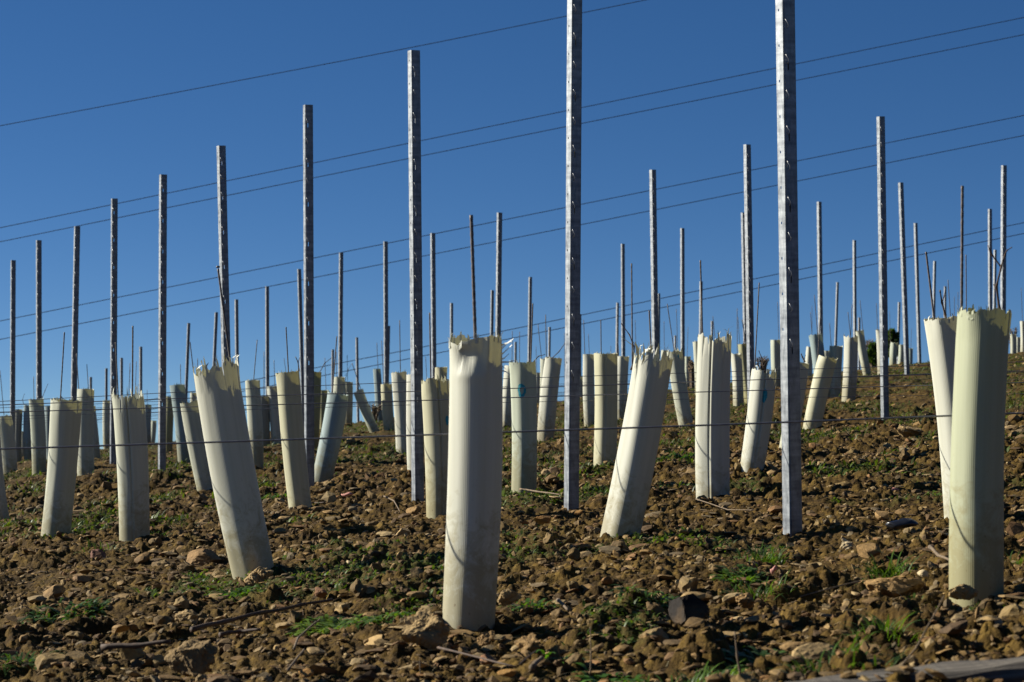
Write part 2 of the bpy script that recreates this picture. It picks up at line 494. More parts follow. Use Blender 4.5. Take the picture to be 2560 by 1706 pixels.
# ------------------------------------------------------------------ measured things
# tubes: xl, xr, y of the rim; xl, xr, y of the foot (None: foot hidden); row; options
TUBES = [
 dict(t=(-45,-4,1062), b=(-22,24,1292), r=5, lab='pale tube cut by the left edge of the photo, leaning left over the soil'),
 dict(t=(-10,28,1040), b=(6,43,1182), r=9),
 dict(t=(36,56,1024), b=None, r=12, tint='grey'),
 dict(t=(52,64,1078), b=None, r=17),
 dict(t=(60,80,1013), b=(63,79,1147), r=12, tint='blue'),
 dict(t=(73,108,998), b=(81,114,1184), r=8, tint='green'),
 dict(t=(114,133,1015), b=None, r=11, tint='blue'),
 dict(t=(133,199,1000), b=(101,176,1333), r=4, lab='broad pale tube leaning right, front-most whole tube at the far left'),
 dict(t=(195,234,973), b=(195,236,1194), r=7, lab='straight pale tube with frayed rim just right of the front-most left tube'),
 dict(t=(213,238,1015), b=(228,250,1155), r=10),
 dict(t=(258,276,1001), b=(260,277,1120), r=13),
 dict(t=(283,357,986), b=(299,372,1354), r=3, seam=.15, notch=3, jag=.035, lab='pale tube with a long vertical seam and heavily shredded rim, left foreground'),
 dict(t=(358,379,1012), b=(361,377,1104), r=15, tint='blue'),
 dict(t=(378,391,1052), b=(374,386,1106), r=19, tint='green'),
 dict(t=(414,436,992), b=None, r=11, tint='olive'),
 dict(t=(425,461,962), b=(446,478,1158), r=8, tint='blue'),
 dict(t=(452,493,1005), b=(500,543,1252), r=6, lab='plain pale tube leaning left, half behind the big leaning foreground tube'),
 dict(t=(476,490,982), b=None, r=16),
 dict(t=(480,594,914), b=(587,689,1446), r=2, jag=.03, shreds=26, tint='white', lab='big pale tube leaning strongly left with frayed rim, left foreground'),
 dict(t=(609,652,951), b=(625,655,1160), r=7, lab='pale tube with a torn rim directly behind the big left-leaning tube'),
 dict(t=(646,674,990), b=(648,678,1126), r=10, tint='grey'),
 dict(t=(665,696,966), b=(679,705,1108), r=10, tint='white'),
 dict(t=(692,747,930), b=(725,782,1284), r=4, tint='cream', lab='cream tube leaning left, its foot beside a red brown leaf, left of fourth front-line post'),
 dict(t=(768,804,930), b=(767,793,1118), r=9, tint='olive'),
 dict(t=(797,822,976), b=None, r=13, tint='olive'),
 dict(t=(829,864,983), b=(784,829,1188), r=6, tint='blue', w=.125, lab='bluish shaded tube leaning right, just right of the fourth front-line post'),
 dict(t=(836,861,943), b=None, r=11),
 dict(t=(859,882,955), b=(858,880,1052), r=14, tint='cream'),
 dict(t=(884,906,977), b=(929,955,1089), r=11, tint='green', lab='slender pale tube tipped far to the left on the crest of the slope'),
 dict(t=(932,952,922), b=(940,956,1046), r=14, tint='blue', lab='slender shaded blue grey tube standing on the crest left of third front-line post'),
 dict(t=(951,980,960), b=(964,988,1100), r=11, tint='cream'),
 dict(t=(976,1018,930), b=(992,1022,1137), r=8, tint='white', lab='white tube just left of the third front-line post'),
 dict(t=(1017,1052,936), b=(1022,1056,1201), r=6, tint='white', lab='bright white tube mostly hidden behind the third front-line post'),
 dict(t=(1054,1120,948), b=(1063,1134,1296), r=3, seam=.5, tint='cream', jag=.016, lab='grooved cream tube half hidden behind the crushed-rim foreground tube'),
 dict(t=(1088,1118,918), b=None, r=10, tint='cream'),
 dict(t=(1128,1252,838), b=(1104,1236,1545), r=1, dent=True, shreds=26, w=.109, jag=.007, notch=0, tint='white', lab='largest foreground tube with a crushed folded rim and torn white flap'),
 dict(t=(1262,1292,915), b=(1250,1280,1070), r=10, tint='white'),
 dict(t=(1276,1337,905), b=(1279,1339,1229), r=4, tint='green', lab='shaded tube with a blue oval mark, right of the crushed-rim foreground tube'),
 dict(t=(1336,1356,932), b=(1336,1355,1006), r=16),
 dict(t=(1352,1372,897), b=None, r=11),
 dict(t=(1361,1406,895), b=(1343,1384,1104), r=8, tint='white', lab='pale tube leaning right in front of the soil, left of second front-line post'),
 dict(t=(1440,1457,942), b=None, r=16, tint='green'),
 dict(t=(1457,1486,886), b=(1463,1487,1072), r=9, tint='white'),
 dict(t=(1486,1542,884), b=(1482,1540,1167), r=5, w=.118, jag=.005, tint='cream', seam=.2, lab='neat straight cream tube with an even rim right of second front-line post'),
 dict(t=(1541,1573,891), b=(1538,1567,1042), r=10, tint='white'),
 dict(t=(1590,1680,888), b=(1495,1597,1350), r=2, jag=.04, shreds=40, notch=7, tint='white', lab='big tube leaning right with shredded rim between the two tallest posts'),
 dict(t=(1668,1703,876), b=(1697,1734,1062), r=8, jag=.03, notch=3, lab='torn tube leaning left behind the rim of the big right-leaning tube'),
 dict(t=(1653,1671,876), b=None, r=15),
 dict(t=(1711,1727,891), b=(1712,1727,941), r=17, tint='green'),
 dict(t=(1733,1752,854), b=(1738,1754,946), r=12),
 dict(t=(1748,1827,838), b=(1747,1820,1257), r=3, w=.118, jag=.03, notch=8, seam=.05, tint='white', lab='tall upright white tube with split rim, left of the tallest front post'),
 dict(t=(1827,1853,884), b=(1833,1858,1016), r=10, tint='white'),
 dict(t=(1844,1873,860), b=(1860,1886,990), r=11, tint='olive', jag=.004),
 dict(t=(1883,1939,924), b=(1844,1910,1180), r=4, seam=.45, notch=7, jag=.02, w=.106, tint='white', lab='creased tube with a small blue mark leaning right against the tallest front post'),
 dict(t=(1926,1952,850), b=(1933,1955,977), r=12, jag=.004, tint='green'),
 dict(t=(1983,2019,906), b=(1942,1985,1140), r=5, lab='pale tube leaning right, mostly hidden behind the tallest front post'),
 dict(t=(2016,2034,867), b=None, r=14, tint='white'),
 dict(t=(2022,2056,836), b=(2042,2070,1010), r=10, tint='blue', notch=3, jag=.02),
 dict(t=(2044,2095,893), b=(2007,2053,1074), r=7, w=.118, notch=2, tint='cream', lab='short open-rimmed tube leaning right, right of the tallest front post'),
 dict(t=(2056,2078,877), b=None, r=15),
 dict(t=(2075,2107,865), b=(2070,2101,1004), r=10, tint='green'),
 dict(t=(2111,2144,840), b=(2105,2138,992), r=9, seam=.4, notch=5, jag=.02, tint='white'),
 dict(t=(2139,2158,827), b=(2160,2178,940), r=12),
 dict(t=(2191,2206,824), b=(2196,2209,925), r=13, tint='white'),
 dict(t=(2225,2246,857), b=(2225,2241,915), r=18, tint='green'),
 dict(t=(2248,2261,862), b=(2243,2259,915), r=19, tint='green'),
 dict(t=(2272,2281,871), b=(2273,2281,903), r=24, tint='blue'),
 dict(t=(2314,2400,794), b=(2362,2446,1283), r=2, tint='white', w=.103, jag=.008, lab='white tube leaning left, second from right, beside the broad foreground tube'),
 dict(t=(2395,2524,775), b=(2377,2508,1475), r=1, w=.111, jag=.014, shreds=20, tint='olivelight', lab='broad greenish foreground tube at the right edge of the photo'),
 dict(t=(2526,2540,836), b=(2527,2539,892), r=18),
 dict(t=(2541,2551,843), b=(2541,2551,892), r=22),
 dict(t=(2550,2568,803), b=(2551,2566,892), r=17, tint='white'),
 dict(t=(440,452,1015), b=None, r=16, tint='green'),
 dict(t=(738,752,985), b=None, r=16),
 dict(t=(2093,2103,880), b=None, r=20),
 dict(t=(22,36,1060), b=None, r=16, tint='grey'),
]
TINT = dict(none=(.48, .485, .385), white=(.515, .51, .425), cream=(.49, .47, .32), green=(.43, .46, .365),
            blue=(.28, .35, .35), grey=(.29, .29, .24), olive=(.31, .30, .16), olivelight=(.36, .375, .25))  # blue, and olive on some tubes, paint shade into the plastic colour

# posts: top x, y (None: above the photo), foot x, foot y or None, row, series tag
POSTS = [
 (1957, -455, 1982, 1323, 2, 1), (1438, -105, 1429, 1279, 3, 1), (1035, 127, 1045, 1253, 4, 1),
 (770, 263, 774, 1215, 5, 1), (553, 365, 573, None, 6, 1), (408, 437, 405, 1175, 7, 1), (286, 497, 283, 1165, 8, 1),
 (193, 566, 181, None, 9, 1), (97, 601, 98, None, 10, 1), (33, 651, 31, None, 11, 1),
 (2202, 292, 2213, 1059, 7, 2), (1868, 362, 1879, None, 8, 2), (1632, 425, 1641, None, 9, 2), (1249, 532, 1243, None, 11, 2),
 (1082, 583, 1086, None, 12, 2), (964, 604, 966, None, 13, 2), (853, 632, 850, None, 14, 2), (748, 673, 759, None, 15, 2),
 (668, 716, 669, None, 16, 2), (591, 749, 595, None, 17, 2), (541, 781, 527, None, 18, 2), (472, 808, 460, None, 19, 2),
 (352, 867, 352, None, 21, 2), (304, 895, 304, None, 22, 2), (266, 921, 265, None, 23, 2), (227, 943, 226, None, 24, 2),
 (2510, 414, 2507, None, 11, 3), (2252, 457, 2268, None, 12, 3), (2048, 505, 2053, None, 13, 3), (1858, 532, 1866, None, 14, 3),
 (1706, 571, 1707, None, 15, 3), (1557, 610, 1559, None, 16, 3), (1326, 693, 1322, None, 18, 3), (1231, 726, 1226, None, 19, 3),
 (1129, 758, 1129, None, 20, 3), (972, 815, 966, None, 22, 3), (892, 844, 896, None, 23, 3), (832, 874, 830, None, 24, 3),
 (2475, 523, 2476, None, 16, 4), (2289, 558, 2299, None, 17, 4), (2136, 601, 2138, None, 18, 4),
 (1753, 704, 1750, None, 21, 4), (1647, 734, 1646, None, 22, 4), (1544, 757, 1541, None, 23, 4),
 (1374, 818, 1371, None, 25, 4), (1289, 855, 1288, None, 26, 4),
 (2488, 625, 2484, None, 21, 5), (2337, 653, 2332, None, 22, 5), (2094, 706, 2086, None, 24, 5),
 (2363, 716, 2362, None, 26, 5), (2248, 756, 2244, None, 27, 5), (2148, 794, 2148, None, 28, 5),
 (1780, 803, 1780, None, 28, 5), (1688, 839, 1688, None, 29, 5), (1450, 786, 1450, None, 24, 4),
]
# stakes: top x, y, x, y where they enter the tube, row, radius mm
RODS = [
 (0,926,10,1040,9,4), (84,942,85,996,8,3.5), (161,831,151,1000,4,5), (191,883,197,974,7,4), (217,911,221,972,9,4),
 (289,856,295,984,3,4), (332,815,331,986,3,5), (325,908,322,990,10,4), (341,904,338,990,11,4), (368,975,368,1012,15,4),
 (451,911,452,961,8,3.5), (475,855,482,915,6,4), (494,897,494,915,9,4), (545,672,576,906,2,5), (542,889,542,905,14,4),
 (643,850,634,952,7,4), (660,879,660,984,10,4.5), (685,901,687,965,10,4), (715,818,721,928,4,4.5), (710,896,714,926,12,4),
 (812,895,815,974,13,4.5), (842,841,831,982,6,4.5), (841,880,841,944,11,4), (868,888,869,954,14,4), (880,908,903,976,11,5),
 (942,857,945,921,14,5), (954,852,959,958,11,4.5), (999,801,1001,928,8,4.5), (1074,782,1077,947,3,4.5), (1064,893,1066,932,11,4),
 (1178,538,1188,838,1,6.5), (1281,828,1280,905,9,3.5), (1299,830,1299,903,9,3.5), (1332,759,1327,902,4,5), (1345,812,1354,897,11,4.5),
 (1364,787,1366,895,8,4.5), (1340,865,1342,931,16,4), (1459,800,1462,885,9,4), (1471,835,1473,884,13,4), (1502,800,1503,884,5,4.5),
 (1527,865,1527,884,16,4), (1543,808,1547,889,10,4.5), (1579,659,1581,925,3,4.5), (1588,801,1590,872,12,3.5), (1623,777,1628,880,2,3.6),
 (1660,804,1661,874,15,4.5), (1668,760,1685,874,8,4.5), (1691,773,1694,870,12,4), (1720,817,1718,890,17,4.5), (1751,651,1756,834,3,5),
 (1843,771,1843,882,10,4), (1845,793,1849,860,11,3.5), (1898,707,1887,918,4,4.5), (1944,755,1947,850,12,4), (2026,780,2030,835,10,3.5),
 (2036,738,2044,836,10,4.5), (2051,783,2045,888,7,4), (2074,808,2078,864,10,4), (1782,791,1786,832,14,5), (2120,781,2126,838,9,4),
 (2130,762,2127,836,9,3.5), (2150,751,2157,825,12,4.5), (2191,758,2194,823,13,4.5), (2224,779,2226,856,18,4), (2279,820,2277,870,19,4),
 (2315,630,2335,794,2,5), (2370,700,2376,790,8,4), (2386,742,2386,790,15,5), (2395,731,2395,790,12,4), (2406,465,2404,772,1,5.5),
 (2415,637,2416,778,5,4.5), (2553,720,2556,802,14,4), (1411,832,1411,900,16,4), (1290,905,1290,960,18,4), (2030,765,2030,835,14,3.5),
]

ZB = [(-400, 150, 'left of the eighth front-line post'), (150, 283, 'between front-line posts seven and eight'),
      (283, 407, 'between front-line posts six and seven'),
      (407, 563, 'between front-line posts five and six'), (563, 772, 'between front-line posts four and five'),
      (772, 1040, 'between front-line posts three and four'), (1040, 1432, 'between front-line posts two and three'),
      (1432, 1705, 'between two tallest posts, left half'), (1705, 1972, 'between two tallest posts, right half'),
      (1972, 2207, 'just right of the tallest post'), (2207, 2390, 'left of the two right foreground tubes'),
      (2390, 3000, 'at the right edge')]
ORD = ['', 'first', 'second', 'third', 'fourth', 'fifth', 'sixth', 'seventh', 'eighth', 'ninth', 'tenth', 'eleventh', 'twelfth', 'thirteenth', 'fourteenth', 'fifteenth']
def zone(x):
    for i, (a0, b0, s) in enumerate(ZB):
        if a0 <= x < b0: return i
    return 0
def auto_labels(items, fmt):
    """items: (key, x); fmt(key, ordinal, phrase) -> label, ranks run left to right inside a zone"""
    out = {}
    for z in range(len(ZB)):
        zs = sorted([it for it in items if zone(it[1]) == z], key=lambda q: q[1])
        for k, (key, x) in enumerate(zs):
            if len(zs) == 1: o = 'only'
            else: o = ORD[k + 1]
            out[key] = fmt(key, o, ZB[z][2])
    return out

# feet on the soil define its level
for T in TUBES:
    D = rowD(T['r'])
    if T['b'] is not None and T['r'] <= 10:
        q = P((T['b'][0] + T['b'][1]) / 2, T['b'][2], D)
        q.z += 0.004
        add_fix(q)
        if T['r'] <= 6: MOUNDS.append((q.x, q.y, .020 if T['r'] > 1 else .026))
for (tx, ty, bx, by, r, s) in POSTS:
    if by is not None:
        add_fix(P(bx, by - 3, rowD(r)))

# ------------------------------------------------------------------ ground sheet
def build_ground():
    u1 = np.linspace(-.36, .36, 1480)
    uo = .36 * np.exp(np.linspace(0, math.log(7.0), 90))[1:]
    u = np.concatenate([-uo[::-1], u1, uo])
    d0 = np.linspace(-14, 2.9, 60)[:-1]
    d1 = [2.9]
    while d1[-1] < 34:
        d1.append(d1[-1] + max(.0052, .00125 * d1[-1] ** 1.12))
    d1 = np.array(d1)
    d2 = 34 * np.exp(np.linspace(0, math.log(11), 70))[1:]
    d = np.concatenate([d0, d1, d2])
    U, D = np.meshgrid(u, d)
    X = U * np.maximum(D, 3.0)
    Z = np.empty_like(X)
    ms = np.empty_like(X)
    for i in range(0, len(d), 200):
        Z[i:i+200] = ground(X[i:i+200], D[i:i+200])
        ms[i:i+200] = moss_mask(X[i:i+200], D[i:i+200])
    nr, nc = X.shape
    V = np.stack([X, D, Z], -1).reshape(-1, 3)
    i = np.arange(nr - 1)[:, None] * nc + np.arange(nc - 1)[None, :]
    Fq = np.stack([i, i + 1, i + nc + 1, i + nc], -1).reshape(-1, 4)
    me = np_mesh('ground', V, Fq)
    set_attr(me, 'moss', np.repeat(ms.reshape(-1, 1), 3, 1))
    o = link('ground', me, M['soil'])
    tag(o, kind='structure')
    print('ground verts', len(V))
build_ground()

# ------------------------------------------------------------------ stones and clods
def ico(sub):
    bm = bmesh.new()
    bmesh.ops.create_icosphere(bm, subdivisions=sub, radius=1)
    V = np.array([v.co[:] for v in bm.verts]); Fs = np.array([[v.index for v in f.verts] for f in bm.faces])
    bm.free()
    return V, Fs
ICO = {k: ico(k) for k in (1, 2, 3, 4, 5)}

def stone_shape(sub, g, planes=9, flat=.45):
    V, Fs = ICO[sub]
    V = V.copy()
    for _ in range(planes):
        nrm = g.normal(size=3); nrm /= np.linalg.norm(nrm)
        dd = g.uniform(.45, .85)
        s = V @ nrm - dd
        V -= np.maximum(s, 0)[:, None] * nrm
    V *= 1 + (.06 if sub < 3 else .018) * g.normal(size=(len(V), 1))
    V *= np.array([1, g.uniform(.6, .95), flat * g.uniform(.7, 1.3)])
    return V, Fs

def noise3(V, s, seed):
    return (vnoise(V[:, 0] * s + 3.1, V[:, 1] * s + V[:, 2] * s * .7, seed) + vnoise(V[:, 1] * s - 7.7, V[:, 2] * s + V[:, 0] * s * .6, seed + 3)) / 2

def clod_shape(sub, g):
    V, Fs = ICO[sub]
    V = V.copy(); sd = int(g.integers(1000))
    for _ in range(12):
        nrm = g.normal(size=3); nrm /= np.linalg.norm(nrm)
        sd_ = V @ nrm - g.uniform(.5, .9)
        V -= np.maximum(sd_, 0)[:, None] * nrm
    r = 1 + .6 * (noise3(V, 1.6, sd) - .5) + .40 * (noise3(V, 3.6, sd + 9) - .5) + .24 * (noise3(V, 8, sd + 20) - .5)
    if sub >= 4: r += .14 * (noise3(V, 15, sd + 40) - .5)
    V *= r[:, None]
    V *= np.array([1, g.uniform(.7, 1.), g.uniform(.55, .8)])
    return V, Fs

def rotm(g, n, tilt):
    """n rotation matrices: any yaw, some tilt"""
    yaw = g.uniform(0, 6.283, n); ax = g.uniform(0, 6.283, n); ti = g.normal(0, tilt, n)
    c, s = np.cos(yaw), np.sin(yaw)
    R1 = np.zeros((n, 3, 3)); R1[:, 0, 0] = c; R1[:, 0, 1] = -s; R1[:, 1, 0] = s; R1[:, 1, 1] = c; R1[:, 2, 2] = 1
    kx, ky = np.cos(ax), np.sin(ax)
    K = np.zeros((n, 3, 3)); K[:, 0, 2] = ky; K[:, 1, 2] = -kx; K[:, 2, 0] = -ky; K[:, 2, 1] = kx
    I = np.eye(3)[None]
    R2 = I + np.sin(ti)[:, None, None] * K + (1 - np.cos(ti))[:, None, None] * (K @ K)
    return R2 @ R1

STONE_COL = np.array([(.27, .18, .085), (.20, .13, .06), (.36, .26, .14), (.17, .12, .065), (.26, .15, .075),
                      (.42, .33, .21), (.21, .17, .12), (.13, .085, .05), (.30, .20, .09)])

def scatter(name, protos, X, D, size, tilt, sink, cols, mat, kind='stuff', label=None, cat=None):
    n = len(X)
    Z = ground(X, D)
    R = rotm(rng, n, tilt)
    pid = rng.integers(len(protos), size=n)
    Vs, Fs, Cs = [], [], []
    off = 0
    for p, (PV, PF) in enumerate(protos):
        idx = np.nonzero(pid == p)[0]
        if not len(idx): continue
        W = np.einsum('nij,vj->nvi', R[idx], PV) * size[idx][:, None, None]
        W += np.stack([X[idx], D[idx], Z[idx] + sink * size[idx]], -1)[:, None, :]
        Vs.append(W.reshape(-1, 3))
        f = PF[None] + (np.arange(len(idx)) * len(PV))[:, None, None] + off
        Fs.append(f.reshape(-1, PF.shape[1]))
        Cs.append(np.repeat(cols[idx], len(PV), 0))
        off += len(idx) * len(PV)
    me = np_mesh(name, np.concatenate(Vs), np.concatenate(Fs), smooth=False)
    set_attr(me, 'tint', np.concatenate(Cs))
    o = link(name, me, mat)
    tag(o, label, cat, kind=kind)
    return o

def field(n, d0, d1, power=1.0, wide=.40):
    """points inside and a little beside the view wedge"""
    D = d0 * (d1 / d0) ** (rng.random(n) ** power)
    X = rng.uniform(-wide, wide, n) * D
    return X, D

g = np.random.default_rng(5)
sp = [stone_shape(2, g, 12, g.uniform(.10, .40)) for _ in range(16)]
sp1 = [stone_shape(1, g, 5, g.uniform(.35, .7)) for _ in range(8)]
cp = [clod_shape(3, g) for _ in range(8)]

X, D = field(12600, 3.2, 13)
sz = np.exp(rng.normal(math.log(.0092), .55, len(X))) * (1 + .05 * D); sz = np.clip(sz, .004, .04)
scatter('gravel', sp, X, D, sz, .33, .16, STONE_COL[rng.integers(9, size=len(X))] * rng.uniform(.7, 1.25, (len(X), 1)), M['stone'],
        label='slaty brown gravel and stone chips strewn over the soil', cat='gravel')
X, D = field(21000, 3.2, 16)
sz = np.clip(np.exp(rng.normal(math.log(.0062), .45, len(X))) * (1 + .05 * D), .003, .02)
scatter('crumb_gravel', sp1, X, D, sz, .8, .2, STONE_COL[rng.integers(9, size=len(X))] * rng.uniform(.55, 1.15, (len(X), 1)), M['stone'],
        label='fine crumbs of brown earth and grit between the stones', cat='gravel')
X, D = field(12000, 10, 34)
sz = np.clip(np.exp(rng.normal(math.log(.018), .45, len(X))), .008, .06)
scatter('hillside_gravel', sp1, X, D, sz, .5, .15, STONE_COL[rng.integers(9, size=len(X))] * rng.uniform(.65, 1.2, (len(X), 1)), M['stone'],
        label='tan stones scattered up the slope towards the crest', cat='gravel')
X, D = field(1050, 3.2, 16)
sz = np.clip(np.exp(rng.normal(math.log(.013), .45, len(X))) * (1 + .04 * D), .006, .04)
cc = np.array([(.20, .14, .065), (.26, .19, .09), (.16, .11, .05), (.32, .24, .13)])[rng.integers(4, size=len(X))] * rng.uniform(.8, 1.15, (len(X), 1))
scatter('soil_clods', cp, X, D, sz, .9, .15, cc, M['stone'], label='crumbly brown clods of earth over the whole field', cat='soil')

def rock(name, px, py, width_px, kind, tint, label, cat, lift=.25, group=None, flat=.45, yaw=None, seed=0, sub=4, tilt=.15):
    p = hit(px, py)
    s = width_px / F * p.y / 2 * (.80 if kind == 'clod' else 1.0)
    tint = tuple(min(.85, c * 1.2) for c in tint) if max(tint) > .05 else tint
    g2 = np.random.default_rng(seed + int(px))
    V, Fs = (clod_shape(5 if sub > 3 else 4, g2) if kind == 'clod' else stone_shape(sub, g2, 11, flat))
    V = (rotm(g2, 1, tilt)[0] @ V.T).T * s
    V[:, 2] += s * (lift - .12)
    me = np_mesh(name, V, Fs, smooth=False)
    set_attr(me, 'tint', np.tile(np.array(tint), (len(V), 1)))
    o = link(name, me, M['stone'], loc=(p.x, p.y, gz(p.x, p.y, False)))
    tag(o, label, cat, group)
    return o

CL, CT, CR, CW = (.36, .27, .16), (.30, .20, .10), (.26, .14, .09), (.62, .54, .42)
R_ = [
 ('soil_clod', 1065, 1590, 150, 'clod', CL, 'pale crumbly clod against the left foot of the largest foreground tube', .35),
 ('soil_clod', 1268, 1505, 85, 'clod', CL, 'pale knobbly clod at right foot of the largest foreground tube', .45),
 ('soil_clod', 1325, 1625, 120, 'clod', CT, 'tan rounded clod in front of the largest foreground tube', .3),
 ('soil_clod', 1215, 1600, 60, 'clod', CT, 'small tan clod touching front of the largest foreground tube', .3),
 ('soil_clod', 1165, 1640, 50, 'stone', CL, 'wedge shaped pale stone in front of the largest foreground tube', .3),
 ('soil_clod', 2410, 1490, 95, 'clod', CL, 'knobbly grey brown clod at foot of the broad greenish foreground tube', .5),
 ('soil_clod', 2240, 1470, 170, 'clod', CT, 'long lumpy clod ridge left of the broad greenish foreground tube', .15),
 ('soil_clod', 1865, 1510, 75, 'clod', CT, 'upright tan clod right of the black stone', .55),
 ('soil_clod', 480, 1650, 150, 'clod', (.22, .16, .09), 'large brown clod at the bottom left below the long pruned cane', .3),
 ('soil_clod', 470, 1555, 90, 'clod', CL, 'pale crumbly clod above the left end of the long pruned cane', .3),
 ('soil_clod', 650, 1450, 110, 'clod', CL, 'pale crumbly clod covering the foot of the big left-leaning tube', .3),
 ('soil_clod', 2270, 1090, 80, 'clod', CL, 'large pale clod on the slope right of the second-line post', .5),
 ('soil_clod', 1555, 1375, 60, 'clod', CT, 'tan clod at foot of the big right-leaning tube', .3),
 ('soil_clod', 1430, 1355, 70, 'clod', CT, 'crumbly clod left of foot of the big right-leaning tube', .3),
 ('soil_clod', 1035, 1290, 60, 'clod', CT, 'tan clod just right of the foot of third front-line post', .4),
 ('soil_clod', 875, 1110, 50, 'clod', CL, 'pale clod on the slope right of the bluish leaning tube', .4),
 ('soil_clod', 665, 1130, 34, 'clod', CT, 'small clod at foot of the grey tube behind the big left-leaning tube', .5),
 ('stone', 1722, 1540, 155, 'stone', (.010, .006, .003), 'large angular stone with shade painted in as black between the two foreground tubes', .35),  # near-black tint puts the stone's shade into its colour
 ('stone', 2120, 1370, 62, 'clod', CW, 'bright white crumbly stone left of the broad greenish tube', .4),
 ('stone', 2175, 1385, 90, 'stone', CT, 'flat brown slab just right of the bright white stone', .2),
 ('stone', 2070, 1300, 36, 'stone', CW, 'small square cream stone right of the tallest post foot', .5),
 ('stone', 2040, 1650, 130, 'stone', CL, 'flat pale stone beside the left end of the timber beam', .25),
 ('stone', 1990, 1625, 100, 'stone', CT, 'flat brown slab above the timber beam at lower right', .25),
 ('stone', 1465, 1395, 62, 'stone', CL, 'pointed pale stone below the right-leaning foreground tube', .35),
 ('stone', 1520, 1385, 34, 'clod', CW, 'small cream stone just right of the pointed pale stone', .4),
 ('stone', 1360, 1305, 55, 'stone', (.35, .20, .08), 'ochre flat stone left of second front-line post foot', .3),
 ('stone', 1445, 1285, 26, 'stone', (.38, .22, .08), 'small ochre stone at the foot of second front-line post', .4),
 ('stone', 1215, 1655, 60, 'stone', CR, 'reddish flat stone low in front of the largest tube', .3),
 ('stone', 1270, 1690, 60, 'stone', (.42, .25, .09), 'orange stone at the bottom edge below the largest tube', .3),
 ('stone', 1330, 1480, 50, 'stone', CT, 'brown slab right of the largest foreground tube', .2),
 ('stone', 200, 1290, 52, 'stone', (.23, .17, .10), 'rounded brown stone right of the front-most left tube', .5),
 ('stone', 245, 1395, 60, 'stone', (.20, .11, .10), 'dark reddish flat stone below the front-most left tube', .4),
 ('stone', 130, 1490, 70, 'stone', CT, 'brown flat stone at left below the front-most left tube', .35),
 ('stone', 420, 1390, 50, 'stone', CL, 'pale flat stone right of foot of the seamed tube', .3),
 ('stone', 510, 1405, 110, 'stone', (.26, .17, .09), 'long brown slab left of the big left-leaning tube foot', .25),
 ('stone', 560, 1445, 60, 'stone', CL, 'light faceted stone touching the left foot of the big left-leaning tube', .3),
 ('stone', 205, 1455, 56, 'stone', (.22, .14, .08), 'tilted brown slab at left under the seamed tube', .35),
 ('stone', 300, 1580, 60, 'stone', CT, 'tilted tan slab left of the long pruned cane', .4),
 ('stone', 700, 1335, 60, 'stone', CT, 'flat ochre slab right of the big left-leaning tube', .3),
 ('stone', 865, 1310, 30, 'stone', (.34, .22, .09), 'upright ochre stone right of the cream leaning tube foot', .6),
 ('stone', 870, 1415, 46, 'stone', CW, 'pale yellowish stone between the two left foreground tubes', .3),
 ('stone', 740, 1410, 30, 'stone', CL, 'small pale stone right of foot of the big left-leaning tube', .35),
 ('stone', 800, 1490, 60, 'stone', CR, 'reddish block above the bright green weeds', .4),
 ('stone', 1010, 1340, 64, 'stone', CL, 'flat grey stone left of the largest foreground tube', .3),
 ('stone', 1060, 1350, 56, 'stone', (.27, .21, .14), 'grey slab touching the shadow left of the largest tube', .3),
 ('stone', 940, 1370, 60, 'stone', (.25, .19, .12), 'tilted grey brown stone below the third front-line post', .3),
 ('stone', 708, 1575, 60, 'stone', CL, 'grey wedge stone beside the bright green weeds', .4),
 ('stone', 790, 1635, 60, 'stone', CL, 'tan block below the bright green weeds', .35),
 ('stone', 1950, 1560, 40, 'stone', CT, 'small brown block in shade between the foreground tubes', .3),
 ('stone', 2480, 1560, 110, 'stone', (.30, .25, .18), 'long grey stone in front of the broad greenish tube', .25),
 ('stone', 2310, 1440, 44, 'stone', CW, 'cream stone left of the foot of the broad greenish tube', .3),
 ('stone', 1940, 1150, 22, 'stone', CW, 'small white stone left of the tallest post foot', .5),
 ('stone', 760, 1690, 54, 'stone', (.42, .24, .09), 'orange brown block at the bottom edge', .35),
 ('stone', 1640, 1495, 34, 'stone', CL, 'pale pebble just left of the black stone', .35),
 ('stone', 2210, 1295, 70, 'stone', CT, 'long thin brown slab up from the bright white stone', .25),
]
for i, (nm, x, y, wd, kd, tn, lb, lf) in enumerate(R_):
    rock('stone' if kd == 'stone' or nm == 'stone' else 'soil_clod', x, y, wd, kd, tn, lb,
         'stone' if nm == 'stone' or kd == 'stone' else 'clod', lf,
         group='single stones lying on the soil' if nm == 'stone' or kd == 'stone' else 'large clods on the soil',
         seed=i, flat=(.4 if 'black' not in lb else .55) if kd == 'stone' else .8)

